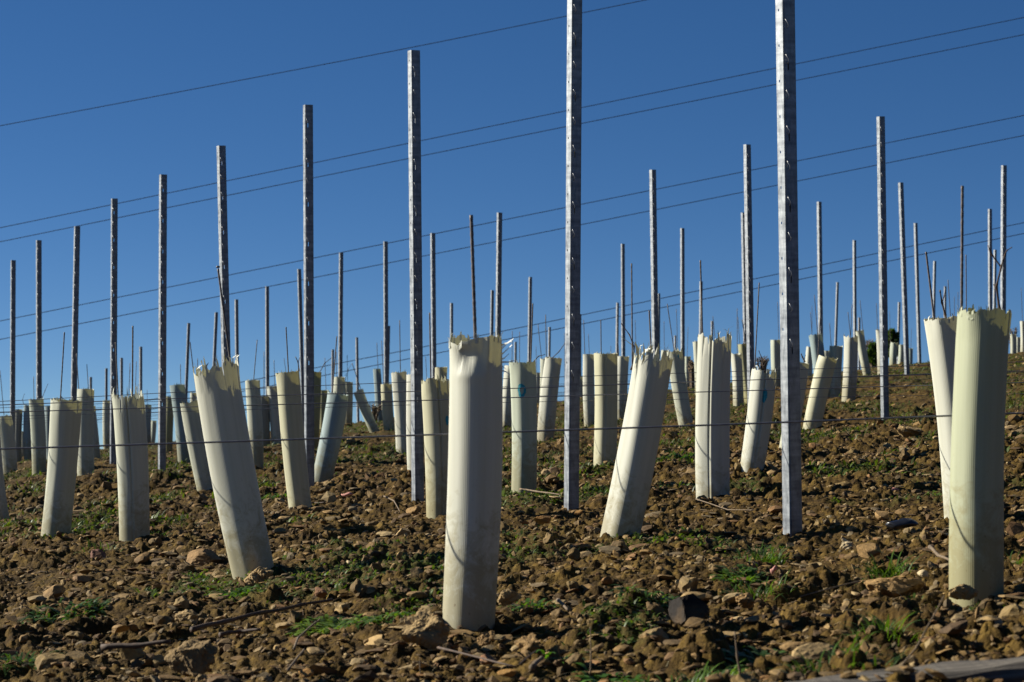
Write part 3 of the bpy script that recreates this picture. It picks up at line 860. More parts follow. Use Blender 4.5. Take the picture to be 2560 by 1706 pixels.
# ------------------------------------------------------------------ tubes
def make_tube(T, idx):
    r = T['r']; D = rowD(r)
    xt = (T['t'][0] + T['t'][1]) / 2; yt = T['t'][2]
    top = P(xt, yt, D)
    if T['b'] is not None:
        xb = (T['b'][0] + T['b'][1]) / 2; yb = T['b'][2]
        base = P(xb, yb, D)
        wpx = ((T['t'][1] - T['t'][0]) + (T['b'][1] - T['b'][0])) / 2
        if r > 10:                      # behind the crest line: let it reach the soil
            g0 = gz(base.x, base.y, False)
            if base.z > g0:
                ax = (top - base).normalized()
                base = base - ax * ((base.z - g0) / max(ax.z, .5))
    else:
        wpx = T['t'][1] - T['t'][0]
        base = Vector((top.x + rnd.uniform(-.02, .02), D, gz(top.x, D, False)))
        if base.z > top.z - .35: base.z = top.z - .5
    ax = top - base
    bury = .05
    L = ax.length + bury
    R = T.get('w', min(max(wpx / F * D, .085), .125)) / 2
    z = ax.normalized()
    base = base - z * bury
    # frame: the flattened sleeve's fold points towards the camera, give or take
    view = Vector((base.x, base.y, 0)).normalized()
    xax = view.cross(Vector((0, 0, 1))).normalized()
    xax = (xax - z * xax.dot(z)).normalized()
    yax = z.cross(xax)
    near = r <= 3
    nth = 168 if near else (96 if r <= 6 else (56 if r <= 12 else 36))
    nz = 40 if near else (16 if r <= 8 else 8)
    q = np.random.default_rng(idx * 7 + 3)
    jag = T.get('jag', q.uniform(.004, .013)) * .8
    rot = q.uniform(-.22, .22)
    ex = q.uniform(2.25, 2.9)
    th = np.arange(nth) / nth * 2 * np.pi
    # rounded square section with one rounded corner towards the viewer
    a = th + math.pi / 4 + rot
    rad = (np.abs(np.cos(a)) ** ex + np.abs(np.sin(a)) ** ex) ** (-1 / ex)
    rad = rad / rad.max() * 1.02
    ph = q.uniform(0, 6.28, 6)
    # torn rim: ribs break at different heights
    steps = max(6, nth // (5 if near else 3))
    j = np.repeat(q.random(steps) ** 1.7, math.ceil(nth / steps))[:nth]
    rimcut = jag * (j + .6 * (.5 + .5 * np.sin(th * 2 + ph[0])) + .4 * np.sin(th * 5 + ph[1]) ** 2 + .12 * q.random(nth))
    L = L + jag * .6
    for _ in range(T.get('notch', 1 if jag > .012 else 0)):
        c = q.uniform(0, 6.28); wv = q.uniform(.03, .09); dp = q.uniform(.02, .05)
        dd = np.abs((th - c + np.pi) % (2 * np.pi) - np.pi)
        rimcut += dp * np.clip(1 - dd / wv, 0, 1)
    tt = np.concatenate([np.linspace(0, .80, nz), np.linspace(.80, 1, nz // 2 + 3)[1:]])
    TH, TT = np.meshgrid(th, tt)
    H = TT * (L - np.clip((TT - .6) / .4, 0, 1) * rimcut[None, :])
    rr = R * rad[None, :] * (1 + .03 * np.sin(2 * TH + ph[2] + TT * 1.5) + .02 * np.sin(TT * 5 + ph[3]) + .035 * TT)
    rr = rr + R * .05 * np.clip((TT - .9) / .1, 0, 1) * np.sin(TH * 3 + ph[4])
    sm = T.get('seam')
    # th = 3pi/2 faces the camera
    if sm is not None:
        c = 1.5 * math.pi + (sm - .3) * .9
        dd = (TH - c + np.pi) % (2 * np.pi) - np.pi
        rr = rr - R * .17 * np.exp(-(dd / .035) ** 2) * np.clip(TT * 1.4, .3, 1) + R * .04 * np.exp(-((dd - .15) / .08) ** 2)
    if near or r <= 6:
        rr = rr * (1 + .003 * np.sin(TH * 9 + 4 * np.sin(TT * 3 + ph[5])))
    if T.get('dent'):
        dd = (TH - (1.5 * math.pi - .35) + np.pi) % (2 * np.pi) - np.pi
        e1 = np.exp(-((dd) / .62) ** 2) * np.exp(-((TT - .935) / .042) ** 2)
        rr = rr - R * .25 * e1
        e2 = np.exp(-((dd - .15) / .75) ** 2) * np.exp(-((TT - .868) / .016) ** 2)
        rr = rr + R * .035 * e2
        dd2 = (TH - (1.5 * math.pi + .45) + np.pi) % (2 * np.pi) - np.pi
        rr = rr + R * .16 * np.exp(-(dd2 / .12) ** 2) * np.clip((TT - .86) / .08, 0, 1)
        rr = rr - R * .05 * np.clip((TT - .955) / .045, 0, 1) * np.exp(-(dd / .9) ** 2)
        H = H - .018 * np.clip((TT - .95) / .05, 0, 1) * (1 + np.sin(TH * 2 + .5)) * .5
    Lx = rr * np.cos(TH); Ly = rr * np.sin(TH)
    # slight bow along the sleeve
    bow = .006 * np.sin(TT * math.pi) * (1 if idx % 2 else -1)
    xa = np.array(xax); ya = np.array(yax); za = np.array(z)
    V = (Lx + bow)[..., None] * xa + Ly[..., None] * ya + H[..., None] * za
    nr = V.shape[0]
    V = V.reshape(-1, 3)
    i = np.arange(nr - 1)[:, None] * nth + np.arange(nth)[None, :]
    k = np.arange(nr - 1)[:, None] * nth + ((np.arange(nth) + 1) % nth)[None, :]
    Fq = np.stack([i, k, k + nth, i + nth], -1).reshape(-1, 4)
    # frayed ribs standing up from or bent out of the rim
    SV, SF, SUV = [], [], []
    ns = T.get('shreds', 14 if r <= 6 else (8 if r <= 12 else 3))
    nb = len(V)
    for s in range(ns):
        ci = int(q.integers(nth)); 
        wv = max(1, int(q.integers(1, 3) * nth / 100))
        p0 = V[(nr - 1) * nth + ci]; p1 = V[(nr - 1) * nth + (ci + wv) % nth]
        outv = np.cos(th[ci]) * xa + np.sin(th[ci]) * ya
        ln = q.uniform(.4, 1.3) * (.006 + jag * .8)
        side = (p1 - p0) / (np.linalg.norm(p1 - p0) + 1e-9)
        bend = q.normal(0, .45)
        m0 = (p0 + p1) / 2 + za * ln * .6 + outv * ln * bend * .3
        tip = m0 + za * ln * .4 + outv * ln * bend + side * ln * q.normal(0, .25)
        dn = -za * .012
        b0 = nb + len(SV)
        hw = (p1 - p0) * .33
        SV += [p0 + dn + outv * .0006, p1 + dn + outv * .0006, m0 + hw, m0 - hw, tip + hw * .15, tip - hw * .15]
        SF += [(b0, b0 + 1, b0 + 2, b0 + 3), (b0 + 3, b0 + 2, b0 + 4, b0 + 5)]
    Vall = np.concatenate([V, np.array(SV).reshape(-1, 3)]) if SV else V
    Fall = np.concatenate([Fq, np.array(SF)]) if SF else Fq
    me = np_mesh('grow_tube', Vall, Fall)
    # uv in metres
    u = (TH * R).reshape(-1); v = H.reshape(-1) - bury
    if SV:
        u = np.concatenate([u, np.zeros(len(SV))]); v = np.concatenate([v, np.full(len(SV), L - bury)])
    uvl = me.uv_layers.new(name='UVMap')
    li = Fall.ravel()
    uu = u[li].copy()
    wrap = (u.max() - R * 6.2832 / nth * .5)
    f4 = uu.reshape(-1, 4)
    m_ = (f4.max(1) - f4.min(1)) > R * 3
    f4[m_] = np.where(f4[m_] < R * 1.0, f4[m_] + 2 * math.pi * R, f4[m_])
    uvl.data.foreach_set('uv', np.stack([f4.ravel(), v[li]], -1).astype(np.float32).ravel())
    o = link('grow_tube', me, M['sleeve'], loc=base)
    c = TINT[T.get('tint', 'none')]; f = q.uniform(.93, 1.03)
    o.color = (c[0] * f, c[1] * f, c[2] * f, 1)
    T['obj'] = o; T['base'] = base; T['top'] = top; T['frame'] = (xa, ya, za, R, L, ex, rot, rad)
    T['surf'] = (np.asarray(base), V.reshape(nr, nth, 3), th)
    return o

tl = auto_labels([(i, (T['t'][0] + T['t'][1]) / 2) for i, T in enumerate(TUBES) if 'lab' not in T],
                 lambda k, o, ph: (('small ' if TUBES[k]['r'] > 12 else '') +
                                   {'blue': 'blue grey', 'grey': 'dull grey', 'olive': 'olive', 'green': 'pale green', 'cream': 'cream', 'white': 'white'}.get(TUBES[k].get('tint'), 'pale') +
                                   ' far tube, %s from left %s' % (o, ph)).replace('only from left', 'the only one'))
for i, T in enumerate(TUBES):
    o = make_tube(T, i)
    tag(o, T.get('lab') or tl[i], 'grow tube', 'plastic grow tubes around young vines')

def surf_point(T, fx, fy, off=.0012):
    """point on the camera side of tube T seen at horizontal fraction fx (-1..1) and height fy of the sleeve"""
    b0, G, th = T['surf']
    nr, nth, _ = G.shape
    hcol = G[:, 0] @ T['frame'][2]
    j = int(np.clip(fy, 0, 1) * (nr - 1) + .5)
    row = G[np.argmin(abs(hcol - fy * T['frame'][4]))]
    xa, ya = T['frame'][0], T['frame'][1]
    sx = row @ xa; sy = row @ ya
    fr = np.nonzero(sy < 0)[0]
    k = fr[np.argmin(abs(sx[fr] - fx * T['frame'][3]))]
    n_ = np.cos(th[k]) * xa + np.sin(th[k]) * ya
    lift = fy * T['frame'][4] - row[k] @ T['frame'][2]
    return row[k] + n_ * off + T['frame'][2] * lift

def tube_mark(T, cx, cy, rx, ry, hole=True):
    V, Fs = [], []
    n = 28
    rings = ([.48, .75, 1.0] if hole else [0.0, .5, 1.0])
    L = T['frame'][4]; R = T['frame'][3]
    for k, q in enumerate(rings):
        for i in range(n):
            a_ = 2 * math.pi * i / n
            w_ = 1 + .08 * math.sin(3 * a_ + 1)
            V.append(surf_point(T, cx + rx * q * w_ * math.cos(a_), cy + ry * q * w_ * math.sin(a_)))
    for k in range(len(rings) - 1):
        for i in range(n):
            j = (i + 1) % n
            Fs.append((k * n + i, k * n + j, (k + 1) * n + j, (k + 1) * n + i))
    me = py_mesh('printed_mark', V, Fs, True)
    o = link('printed_mark', me, M['ink'], parent=T['obj'])
    return o
def by_lab(s):
    return next(T for T in TUBES if s in T.get('lab', ''))
tube_mark(by_lab('blue oval mark'), -.08, .79, .34, .050)
tube_mark(by_lab('small blue mark leaning'), .30, .76, .20, .060, False)
tube_mark(by_lab('torn tube leaning left'), .45, .90, .10, .03, False)
tube_mark(by_lab('grooved cream'), .80, .72, .13, .03, False)

# torn white flap hanging out at the right of the crushed rim
T1 = by_lab('crushed folded')
V, Fs = [], []
xa, ya, za, R1, L1 = [np.array(k) if i < 3 else k for i, k in enumerate(T1['frame'][:5])]
root = xa * (R1 * .90) + ya * (-R1 * .1) + za * (L1 - .062)
g3 = np.random.default_rng(3)
for s in range(9):
    a0 = root + za * (s * .0042 - .012) - xa * .012
    dirv = xa * g3.uniform(.7, 1.1) + za * (-.12 + .13 * s + g3.normal(0, .08)) + ya * g3.normal(-.1, .12)
    ln = g3.uniform(.022, .042) if s % 3 else .052
    b0 = len(V)
    for k in range(5):
        f = k / 4
        p = a0 + dirv * (ln * f) + za * (.010 * math.sin(f * 2.6 + s) * f)
        hw = .0030 * (1 - f * .75) * za + .0012 * ya
        V += [p - hw, p + hw]
        if k: Fs.append((b0 + 2 * k - 2, b0 + 2 * k, b0 + 2 * k + 1, b0 + 2 * k - 1))
me = py_mesh('torn_flap', V, Fs, True)
me.uv_layers.new(name='UVMap')
for d_ in me.uv_layers[0].data: d_.uv = (.1, .5)
fl = link('torn_flap', me, M['sleeve'], parent=T1['obj']); fl.color = (.92, .9, .82, 1)

# ------------------------------------------------------------------ posts
PHI = math.radians(28)
WEB, FLG = .042, .038
AX_W = Vector((math.cos(PHI), math.sin(PHI), 0))       # runs along the web, from the lit corner
AX_F = Vector((-math.sin(PHI), math.cos(PHI), 0))      # runs along the flanges, away from the web

def post_body(H, detail, wires=True):
    """open steel channel, web towards the right front, flanges pointing back; z from -0.3 to H"""
    V, Fs = [], []
    def quad(o, a_, b_):
        i = len(V); V.extend([o, o + a_, o + a_ + b_, o + b_]); Fs.append((i, i + 1, i + 2, i + 3))
    c0 = -AX_W * (WEB / 2) - AX_F * (FLG / 2)          # lit front corner
    z0 = -.30
    Zv = Vector((0, 0, 1))
    bw = .003                                          # rolled corner
    spacing = .103
    if detail:
        holes_f = []; slots = []
        k = 0; zt = H - .045
        while zt > .50:
            holes_f.append(zt)
            if k % 2 == 0: slots.append(zt - .062)
            zt -= spacing; k += 1
        def strip(o, wdir, wlen, cuts, hx, hw, hh):
            z = z0
            for c in sorted(cuts):
                if c - hh / 2 > z:
                    quad(o + Zv * z, wdir * wlen, Zv * (c - hh / 2 - z))
                quad(o + Zv * (c - hh / 2), wdir * (hx - hw / 2), Zv * hh)
                quad(o + Zv * (c - hh / 2) + wdir * (hx + hw / 2), wdir * (wlen - hx - hw / 2), Zv * hh)
                z = c + hh / 2
            quad(o + Zv * z, wdir * wlen, Zv * (H - z))
        strip(c0 + AX_W * bw, AX_W, WEB - 2 * bw, slots, .011, .0045, .022)
        strip(c0 + AX_F * bw, AX_F, FLG - bw, holes_f, .020, .0055, .0075)
    else:
        quad(c0 + AX_W * bw + Zv * z0, AX_W * (WEB - 2 * bw), Zv * (H - z0))
        quad(c0 + AX_F * bw + Zv * z0, AX_F * (FLG - bw), Zv * (H - z0))
    quad(c0 + AX_F * bw + Zv * z0, (AX_W - AX_F) * bw, Zv * (H - z0))
    c1 = c0 + AX_W * WEB
    quad(c1 - AX_W * bw + Zv * z0, (AX_W + AX_F) * bw, Zv * (H - z0))
    quad(c1 + AX_F * bw + Zv * z0, AX_F * (FLG - bw), Zv * (H - z0))
    e0 = c0 + AX_F * FLG; e1 = c1 + AX_F * FLG
    quad(e0 + Zv * z0, AX_W * .009, Zv * (H - z0))
    quad(e1 + Zv * z0, -AX_W * .009, Zv * (H - z0))
    return V, Fs

def hook_mesh(V=None, Fs=None, o=Vector((0, 0, 0)), fat=1.0, rs=None):
    """punched S shaped lip standing off the web"""
    out_ = -AX_F
    pts = []
    for k in range(9):
        f = k / 8
        x = .0035 * math.sin((f - .5) * 5.2)
        pts.append(o + AX_W * x + Vector((0, 0, .014 - .028 * f)) + out_ * (.0006 + .0085 * math.sin(f * math.pi)))
    return tube_path(pts, (.0012 * fat), 5, True, V, Fs)

hookV, hookF = hook_mesh()
HOOK = py_mesh('wire_hook', hookV, hookF, True); HOOK.materials.append(M['lip'])

pl_items = [(i, p[0]) for i, p in enumerate(POSTS) if p[5] != 1]
pl_lab = auto_labels(pl_items, lambda k, o, ph: ('%s galvanised background post, %s from left %s' % ('tiny' if POSTS[k][4] > 20 else ('thin' if POSTS[k][4] > 12 else 'slim'), o, ph)).replace('only from left', 'the only one'))
S1 = ['tallest galvanised channel post, nearest, running out of the photo top at right',
      'second tallest galvanised post, running out of the photo top right of centre',
      'galvanised post left of the crushed-rim tube, third tallest, top just in view',
      'galvanised post beside the cream leaning tube, fourth tallest in the front line',
      'galvanised post rising behind the big left-leaning tube, fifth in the front line',
      'galvanised post standing free between the seamed tube and big left-leaning tube',
      'galvanised post rising behind the seamed tube with shredded rim at left',
      'galvanised post leaning right above the front-most left tube',
      'galvanised post second from the left edge of the photo',
      'galvanised post nearest the left edge of the photo']
s1 = 0
for i, (tx, ty, bx, by, r, ser) in enumerate(POSTS):
    D = rowD(r)
    top = P(tx, ty, D)
    bXY = P(bx, 900, D)
    gzv = gz(bXY.x, D, False)
    yfoot = 853 + (CZ - gzv) * F / D
    if by is not None: base = P(bx, by, D)
    else:
        base = Vector((P(bx, 1000, D).x, D, gzv))
        if base.z > top.z - .5: base.z = top.z - .9
    H = (top - base).length
    detail = r <= 8
    V, Fs = post_body(H, detail)
    nbody = len(Fs)
    if 5 < r <= 14:
        zt = H - .085
        while zt > .4:
            hook_mesh(V, Fs, -AX_W * (WEB / 2 - .006) - AX_F * (FLG / 2) + Vector((0, 0, zt)), .95)
            zt -= .103
    me = py_mesh('trellis_post', V, Fs)
    o = link('trellis_post', me, M['zinc'], loc=base)
    if nbody < len(Fs):
        me.materials.append(M['lip'])
        me.polygons.foreach_set('material_index', [0] * nbody + [1] * (len(Fs) - nbody))
    sol = o.modifiers.new('sheet', 'SOLIDIFY'); sol.thickness = .0018; sol.offset = 0
    d = (top - base).normalized()
    q_ = Vector((0, 0, 1)).rotation_difference(d)
    yaw = Matrix.Rotation(rnd.uniform(-.10, .10) if r > 3 else 0, 4, 'Z')
    o.rotation_euler = (q_.to_matrix().to_4x4() @ yaw).to_euler()
    if ser == 1:
        lab = S1[s1]; s1 += 1
    else:
        lab = pl_lab[i]
    tag(o, lab, 'post', 'galvanised trellis posts')
    if r <= 5:
        zt = H - .085
        while zt > .50:
            if not ((H - zt) > 2.6):
                hk = bpy.data.objects.new('wire_hook', HOOK); COL.objects.link(hk)
                hk.parent = o
                hk.location = -AX_W * (WEB / 2 - .0075 - rnd.uniform(0, .001)) - AX_F * (FLG / 2) + Vector((0, 0, zt))
                hk.scale = (1, 1, rnd.uniform(.9, 1.1))
            zt -= .103

# ------------------------------------------------------------------ stakes
rl = auto_labels([(i, p[2]) for i, p in enumerate(RODS)],
                 lambda k, o, ph: ('%s steel stake, %s from left %s' % ('thin' if RODS[k][4] > 6 else 'ribbed', o, ph)).replace('only from left', 'the only one'))
RSP = {30: 'ribbed brown steel stake rising from the crushed-rim foreground tube', 13: 'dark leaning stake with flat head rising from the big left-leaning tube',
       69: 'tall ribbed stake rising from left rim of the broad greenish foreground tube', 65: 'ribbed stake leaning left out of the second tube from right',
       49: 'steel stake rising from the tall white tube with split rim', 52: 'steel stake rising from the creased tube left of the tallest post',
       24: 'thin stake tipped left in the slender far-tipped tube on the crest'}
for i, (x0, y0, x1, y1, r, rad) in enumerate(RODS):
    D = rowD(r)
    a_ = P(x0, y0, D); b_ = P(x1, y1, D)
    d = (b_ - a_).normalized()
    g0 = gz(b_.x, D, False)
    tlen = (a_.z - g0) / max(-d.z, .3) + .08
    end = a_ + d * tlen
    # a leaning tube keeps its stake inside: bend towards its foot
    best = None
    for T in TUBES:
        if T['r'] == r and T['t'][0] - 3 <= x1 <= T['t'][1] + 3:
            best = T; break
    low = b_ + d * .015
    if best is not None:
        fx = (x1 - (best['t'][0] + best['t'][1]) / 2) / max(1, best['t'][1] - best['t'][0])
        bb = best['base']
        end = Vector((bb.x + fx * .06, bb.y, bb.z))
    R0 = rad / 1000 * (.58 if r <= 5 else .72)
    n = 9 if r > 6 else 40
    pts = [a_.lerp(low, k / (n - 1)) for k in range(n)]
    pts += [low.lerp(end, f) for f in (.3, .6, 1)]
    orig = pts[-1].copy()
    rr = [R0 * (1 + (.10 * math.sin(k * 2.4) if r <= 6 else 0)) for k in range(len(pts))]
    loc = [p - orig for p in pts]
    V, Fs = tube_path(loc, rr, 8)
    if i == 13:
        tube_path([loc[0] + Vector((0, 0, .002)), loc[0] + Vector((0, 0, .008))], R0 * 1.9, 8, True, V, Fs)
    me = py_mesh('steel_stake', V, Fs, True)
    o = link('steel_stake', me, M['stake'], loc=orig)
    tag(o, RSP.get(i) or rl[i], 'stake', 'steel stakes in the grow tubes')

# ------------------------------------------------------------------ trellis wires
def wire(pts2, r, rad, label, back=.03, name='trellis_wire', mat='wire', dd=None):
    D = (rowD(r) + back) if dd is None else dd
    xs = [p[0] for p in pts2]; ys = [p[1] for p in pts2]
    s0 = (ys[1] - ys[0]) / (xs[1] - xs[0]); s1_ = (ys[-1] - ys[-2]) / (xs[-1] - xs[-2])
    ext = 2600
    xs = [xs[0] - ext] + xs + [xs[-1] + ext]; ys = [ys[0] - s0 * ext] + ys + [ys[-1] + s1_ * ext]
    xx = np.linspace(xs[0], xs[-1], 60); yy = np.interp(xx, xs, ys)
    # smooth the polyline into a slack line
    for _ in range(3): yy[1:-1] = (yy[:-2] + yy[1:-1] * 2 + yy[2:]) / 4
    pts = [P(x, y, D) for x, y in zip(xx, yy)]
    o0 = pts[0].copy()
    V, Fs = tube_path([p - o0 for p in pts], rad, 8)
    me = py_mesh(name, V, Fs, True)
    o = link(name, me, M[mat], loc=o0)
    tag(o, label, 'wire' if mat == 'wire' else 'cable', 'taut trellis wires' if mat == 'wire' else 'cables across the sky')

wire([(0, 1123), (600, 1104), (1116, 1086), (1900, 1059), (2384, 1039), (2560, 1033)], 1, .0021, 'nearest and lowest taut steel wire crossing in front of most tubes', .10)
wire([(0, 1031), (606, 1014), (1027, 1003), (1250, 995), (1671, 983), (2100, 970), (2560, 957)], 2, .0015, 'second lowest taut wire, crossing behind the big leaning tubes', .10)
wire([(0, 1013), (600, 991), (1053, 979), (1250, 973), (1682, 957), (2100, 943), (2560, 928)], 3, .0017, 'third lowest taut wire, crossing the blue oval marked tube', .10)
wire([(0, 1004), (600, 973), (1014, 955), (1677, 934), (2100, 921), (2560, 905)], 4, .0015, 'fourth taut wire from below, just over the printed blue mark', .10)
k = 0
WL = ['fifth', 'sixth', 'seventh', 'eighth', 'ninth', 'tenth', 'eleventh']
for r, yl, yr in ((5, 1042, 985), (6, 1020, 931), (7, 1050, 950), (8, 1033, 913), (9, 1058, 938), (10, 1064, 925), (12, 1072, 921)):
    yc = (yl + yr) / 2
    wire([(0, yl), (1280, yc - 8), (2560, yr)], r, .0014, 'faint distant taut wire at tube rim height, %s counting rows from the front' % WL[k], .10); k += 1

SKY = [((0, 315), (1023, 121), (1625, -2), 'topmost dark cable crossing the sky, leaving at the top edge'),
       ((0, 570), (1280, 305), (2560, 44), 'upper cable of the pair crossing the sky above the left posts'),
       ((0, 605), (1280, 344), (2560, 87), 'lower cable of the pair crossing the sky above the left posts'),
       ((0, 803), (1280, 546), (2560, 289), 'upper cable of the middle pair, passing the tops of small left posts'),
       ((0, 849), (1280, 597), (2560, 339), 'lower cable of the middle pair, passing the tops of small left posts'),
       ((0, 1073), (1253, 830), (2560, 557), 'upper cable of the lowest pair, seen just above the tube rims'),
       ((0, 1098), (1253, 852), (2560, 584), 'lower cable of the lowest pair, seen just above the tube rims')]
for a0, a1, a2, lb in SKY:
    wire([a0, a1, a2], 1, .0095, lb, name='overhead_cable', mat='cable', dd=58)

# ------------------------------------------------------------------ vine canes
def cane(paths, r, label, rad=.004, name='vine_cane', cat='vine', mat='cane', grp='bare vine shoots above the tubes'):
    D = rowD(r) if r < 30 else r
    V, Fs = [], []
    o0 = P(*paths[0][0], D) - Vector((0, 0, .05))
    for j, path in enumerate(paths):
        pts = []
        for k in range(len(path) - 1):
            for s in range(4):
                f = s / 4
                x = path[k][0] * (1 - f) + path[k + 1][0] * f; y = path[k][1] * (1 - f) + path[k + 1][1] * f
                pts.append(P(x, y, D + .01 * math.sin(k * 2 + j + f)) - o0)
        pts.append(P(*path[-1], D) - o0)
        n = len(pts)
        rr = [rad * (1 - .5 * (j > 0)) * (1 - .5 * k / n) * (1 + (.55 if k % 4 == 0 else 0)) for k in range(n)]
        tube_path(pts, rr, 6, True, V, Fs)
    me = py_mesh(name, V, Fs, True)
    o = link(name, me, M[mat], loc=o0)
    tag(o, label, cat, grp)
cane([[(2501, 800), (2499, 777), (2491, 716), (2503, 668)], [(2503, 668), (2480, 638), (2473, 620), (2470, 615)],
      [(2491, 716), (2484, 712)], [(2503, 668), (2513, 635), (2517, 627), (2529, 619)], [(2480, 638), (2473, 625)]], 1,
     'forked red brown vine shoot above the broad greenish foreground tube', .0033)
cane([[(2366, 800), (2363, 788), (2355, 757), (2350, 727)], [(2355, 757), (2360, 742), (2363, 731)]], 2, 'short forked shoot above the second tube from right', .0034)
cane([[(1909, 922), (1904, 895), (1897, 877)], [(1908, 918), (1918, 900), (1917, 892)], [(1904, 895), (1912, 890)]], 4, 'wispy dark shoot above the creased tube by the tallest post', .0022)
cane([[(744, 945), (747, 924), (745, 905), (739, 893)], [(745, 905), (750, 894)]], 4, 'dark crooked shoot above the cream leaning tube', .003)
cane([[(797, 935), (812, 908), (829, 895)]], 9, 'arching shoot above the olive tube behind the fourth front-line post', .0035)
cane([[(862, 955), (870, 925), (879, 910)], [(862, 940), (872, 928)]], 14, 'wispy shoot above a small tube on the crest', .003)
cane([[(1334, 905), (1346, 891), (1362, 887)]], 4, 'bent thin shoot above the blue oval marked tube', .0022)
cane([[(1380, 896), (1397, 880), (1413, 858), (1414, 856)]], 8, 'slanting shoot left of the second front-line post', .0032)
cane([[(1577, 925), (1584, 900), (1585, 868), (1574, 838), (1553, 809)], [(1583, 855), (1587, 862), (1586, 880)]], 3, 'reddish crooked vine shoot beside the stake between the two tallest posts', .0025)
cane([[(1858, 870), (1862, 845), (1858, 815), (1855, 800)], [(1858, 815), (1863, 808)]], 11, 'dark tangled shoot above the olive leaning tube', .006)
cane([[(105, 996), (112, 978), (120, 960)]], 8, 'slanting shoot right of the second front-line post from left', .0025)
cane([[(150, 1002), (154, 992), (158, 998)]], 4, 'tiny shoot at the rim of the front-most left tube', .002)
cane([[(60, 1013), (56, 1000), (61, 985)]], 12, 'wispy shoot over blue grey tube near the left edge', .003)
cane([[(338, 985), (342, 970), (346, 962)], [(322, 990), (324, 940), (326, 925)]], 10, 'tangled thin shoots above the seamed tube', .003)
cane([[(2012, 905), (2006, 893), (2003, 885)], [(2010, 900), (2014, 888)]], 5, 'dark tangled shoot just right of the tallest post', .004)

# ------------------------------------------------------------------ leaves, grass, straw
def blades(name, X, D, L, Wd, lean, cols, mat, curve=.5, segs=3, label=None, cat=None, kind='stuff', zoff=0.0, loc=None, Z=None, yaw=None):
    """many bent leaves, each a strip of quads"""
    n = len(X)
    if Z is None: Z = ground(X, D)
    if yaw is None: yaw = rng.uniform(0, 6.283, n)
    dx = np.cos(yaw); dy = np.sin(yaw)
    px = -dy; py = dx
    Vs = np.zeros((n, segs + 1, 2, 3))
    for k in range(segs + 1):
        f = k / segs
        ang = lean + curve * f
        h = L * f * np.cos(np.clip(ang, 0, 1.9)); o_ = L * f * np.sin(np.clip(ang, 0, 1.9))
        wv = Wd * (np.sin(math.pi * min(.97, .18 + .8 * f)) if Wd.mean() > .003 else (1 - .85 * f))
        cx = X + dx * o_; cy = D + dy * o_; cz = Z + h + zoff
        for s, sg in enumerate((-1, 1)):
            Vs[:, k, s, 0] = cx + sg * px * wv / 2; Vs[:, k, s, 1] = cy + sg * py * wv / 2; Vs[:, k, s, 2] = cz
    V = Vs.reshape(-1, 3)
    per = (segs + 1) * 2
    base = (np.arange(n) * per)[:, None]
    Fq = np.concatenate([np.stack([base[:, 0] + 2 * k, base[:, 0] + 2 * k + 1, base[:, 0] + 2 * k + 3, base[:, 0] + 2 * k + 2], -1) for k in range(segs)])
    if loc is not None: V = V - np.array(loc)
    me = np_mesh(name, V, Fq)
    set_attr(me, 'tint', np.repeat(cols, per, 0))
    o = link(name, me, mat, loc=loc)
    tag(o, label, cat, kind=kind)
    return o

def masked(n, d0, d1, thr=.25, power=1.0):
    X, D = field(n, d0, d1, power)
    keep = moss_mask(X, D) > thr + .75 * rng.random(n)
    return X[keep], D[keep]

# small leaved ground cover in the mossy patches
X, D = masked(93000, 3.3, 12)
k_ = 3
X = np.repeat(X, k_) + rng.normal(0, .010, len(X) * k_); D = np.repeat(D, k_) + rng.normal(0, .010, len(D) * k_)
n = len(X)
blades('ground_cover', X, D, rng.uniform(.006, .020, n) * (1 + .03 * D), rng.uniform(.003, .008, n) * (1 + .03 * D), rng.uniform(.2, 1.3, n),
       rng.uniform(.35, 1.1, (n, 1)) * np.array([[1.1, .95, 1]]), M['leaf'], .5, 2, 'low green weeds and moss growing in patches on the soil', 'ground cover')
X, D = masked(120000, 9.5, 36, .10)
k_ = 2
X = np.repeat(X, k_) + rng.normal(0, .02, len(X) * k_); D = np.repeat(D, k_) + rng.normal(0, .02, len(D) * k_)
n = len(X)
blades('hillside_weeds', X, D, rng.uniform(.018, .05, n), rng.uniform(.006, .014, n), rng.uniform(.1, 1.2, n),
       rng.uniform(.3, 1.0, (n, 1)) * np.array([[1.15, .9, .9]]), M['leaf'], .5, 2, 'thin green weeds growing up the slope to the crest', 'ground cover')
# dry straw and dead stalks
X, D = field(5600, 3.3, 16)
n = len(X)
blades('dead_stalks', X, D, rng.uniform(.015, .07, n), rng.uniform(.0008, .0016, n), rng.uniform(.9, 1.7, n),
       rng.uniform(.5, 1.2, (n, 3)) * .3 + rng.uniform(.5, .9, (n, 1)), M['straw'], .4, 4, 'dead stalks and straw bits littering the soil', 'straw', zoff=.006)
X, D = field(20000, 13, 36)
kp = fbm(X * .6, D * .4, 300, 3) > .5 - .12 * np.clip((X / D + .05) * 4, -1, 1) * np.clip((D - 15) / 8, 0, 1)
X, D = X[kp], D[kp]; n = len(X)
blades('dry_grass', X, D, rng.uniform(.03, .13, n), rng.uniform(.0015, .0026, n), np.abs(rng.normal(0, .5, n)),
       rng.uniform(.45, 1.0, (n, 1)) * np.array([[1, .85, .75]]), M['straw'], .6, 3, 'thin dry grass on the slope and along the crest', 'dry grass')

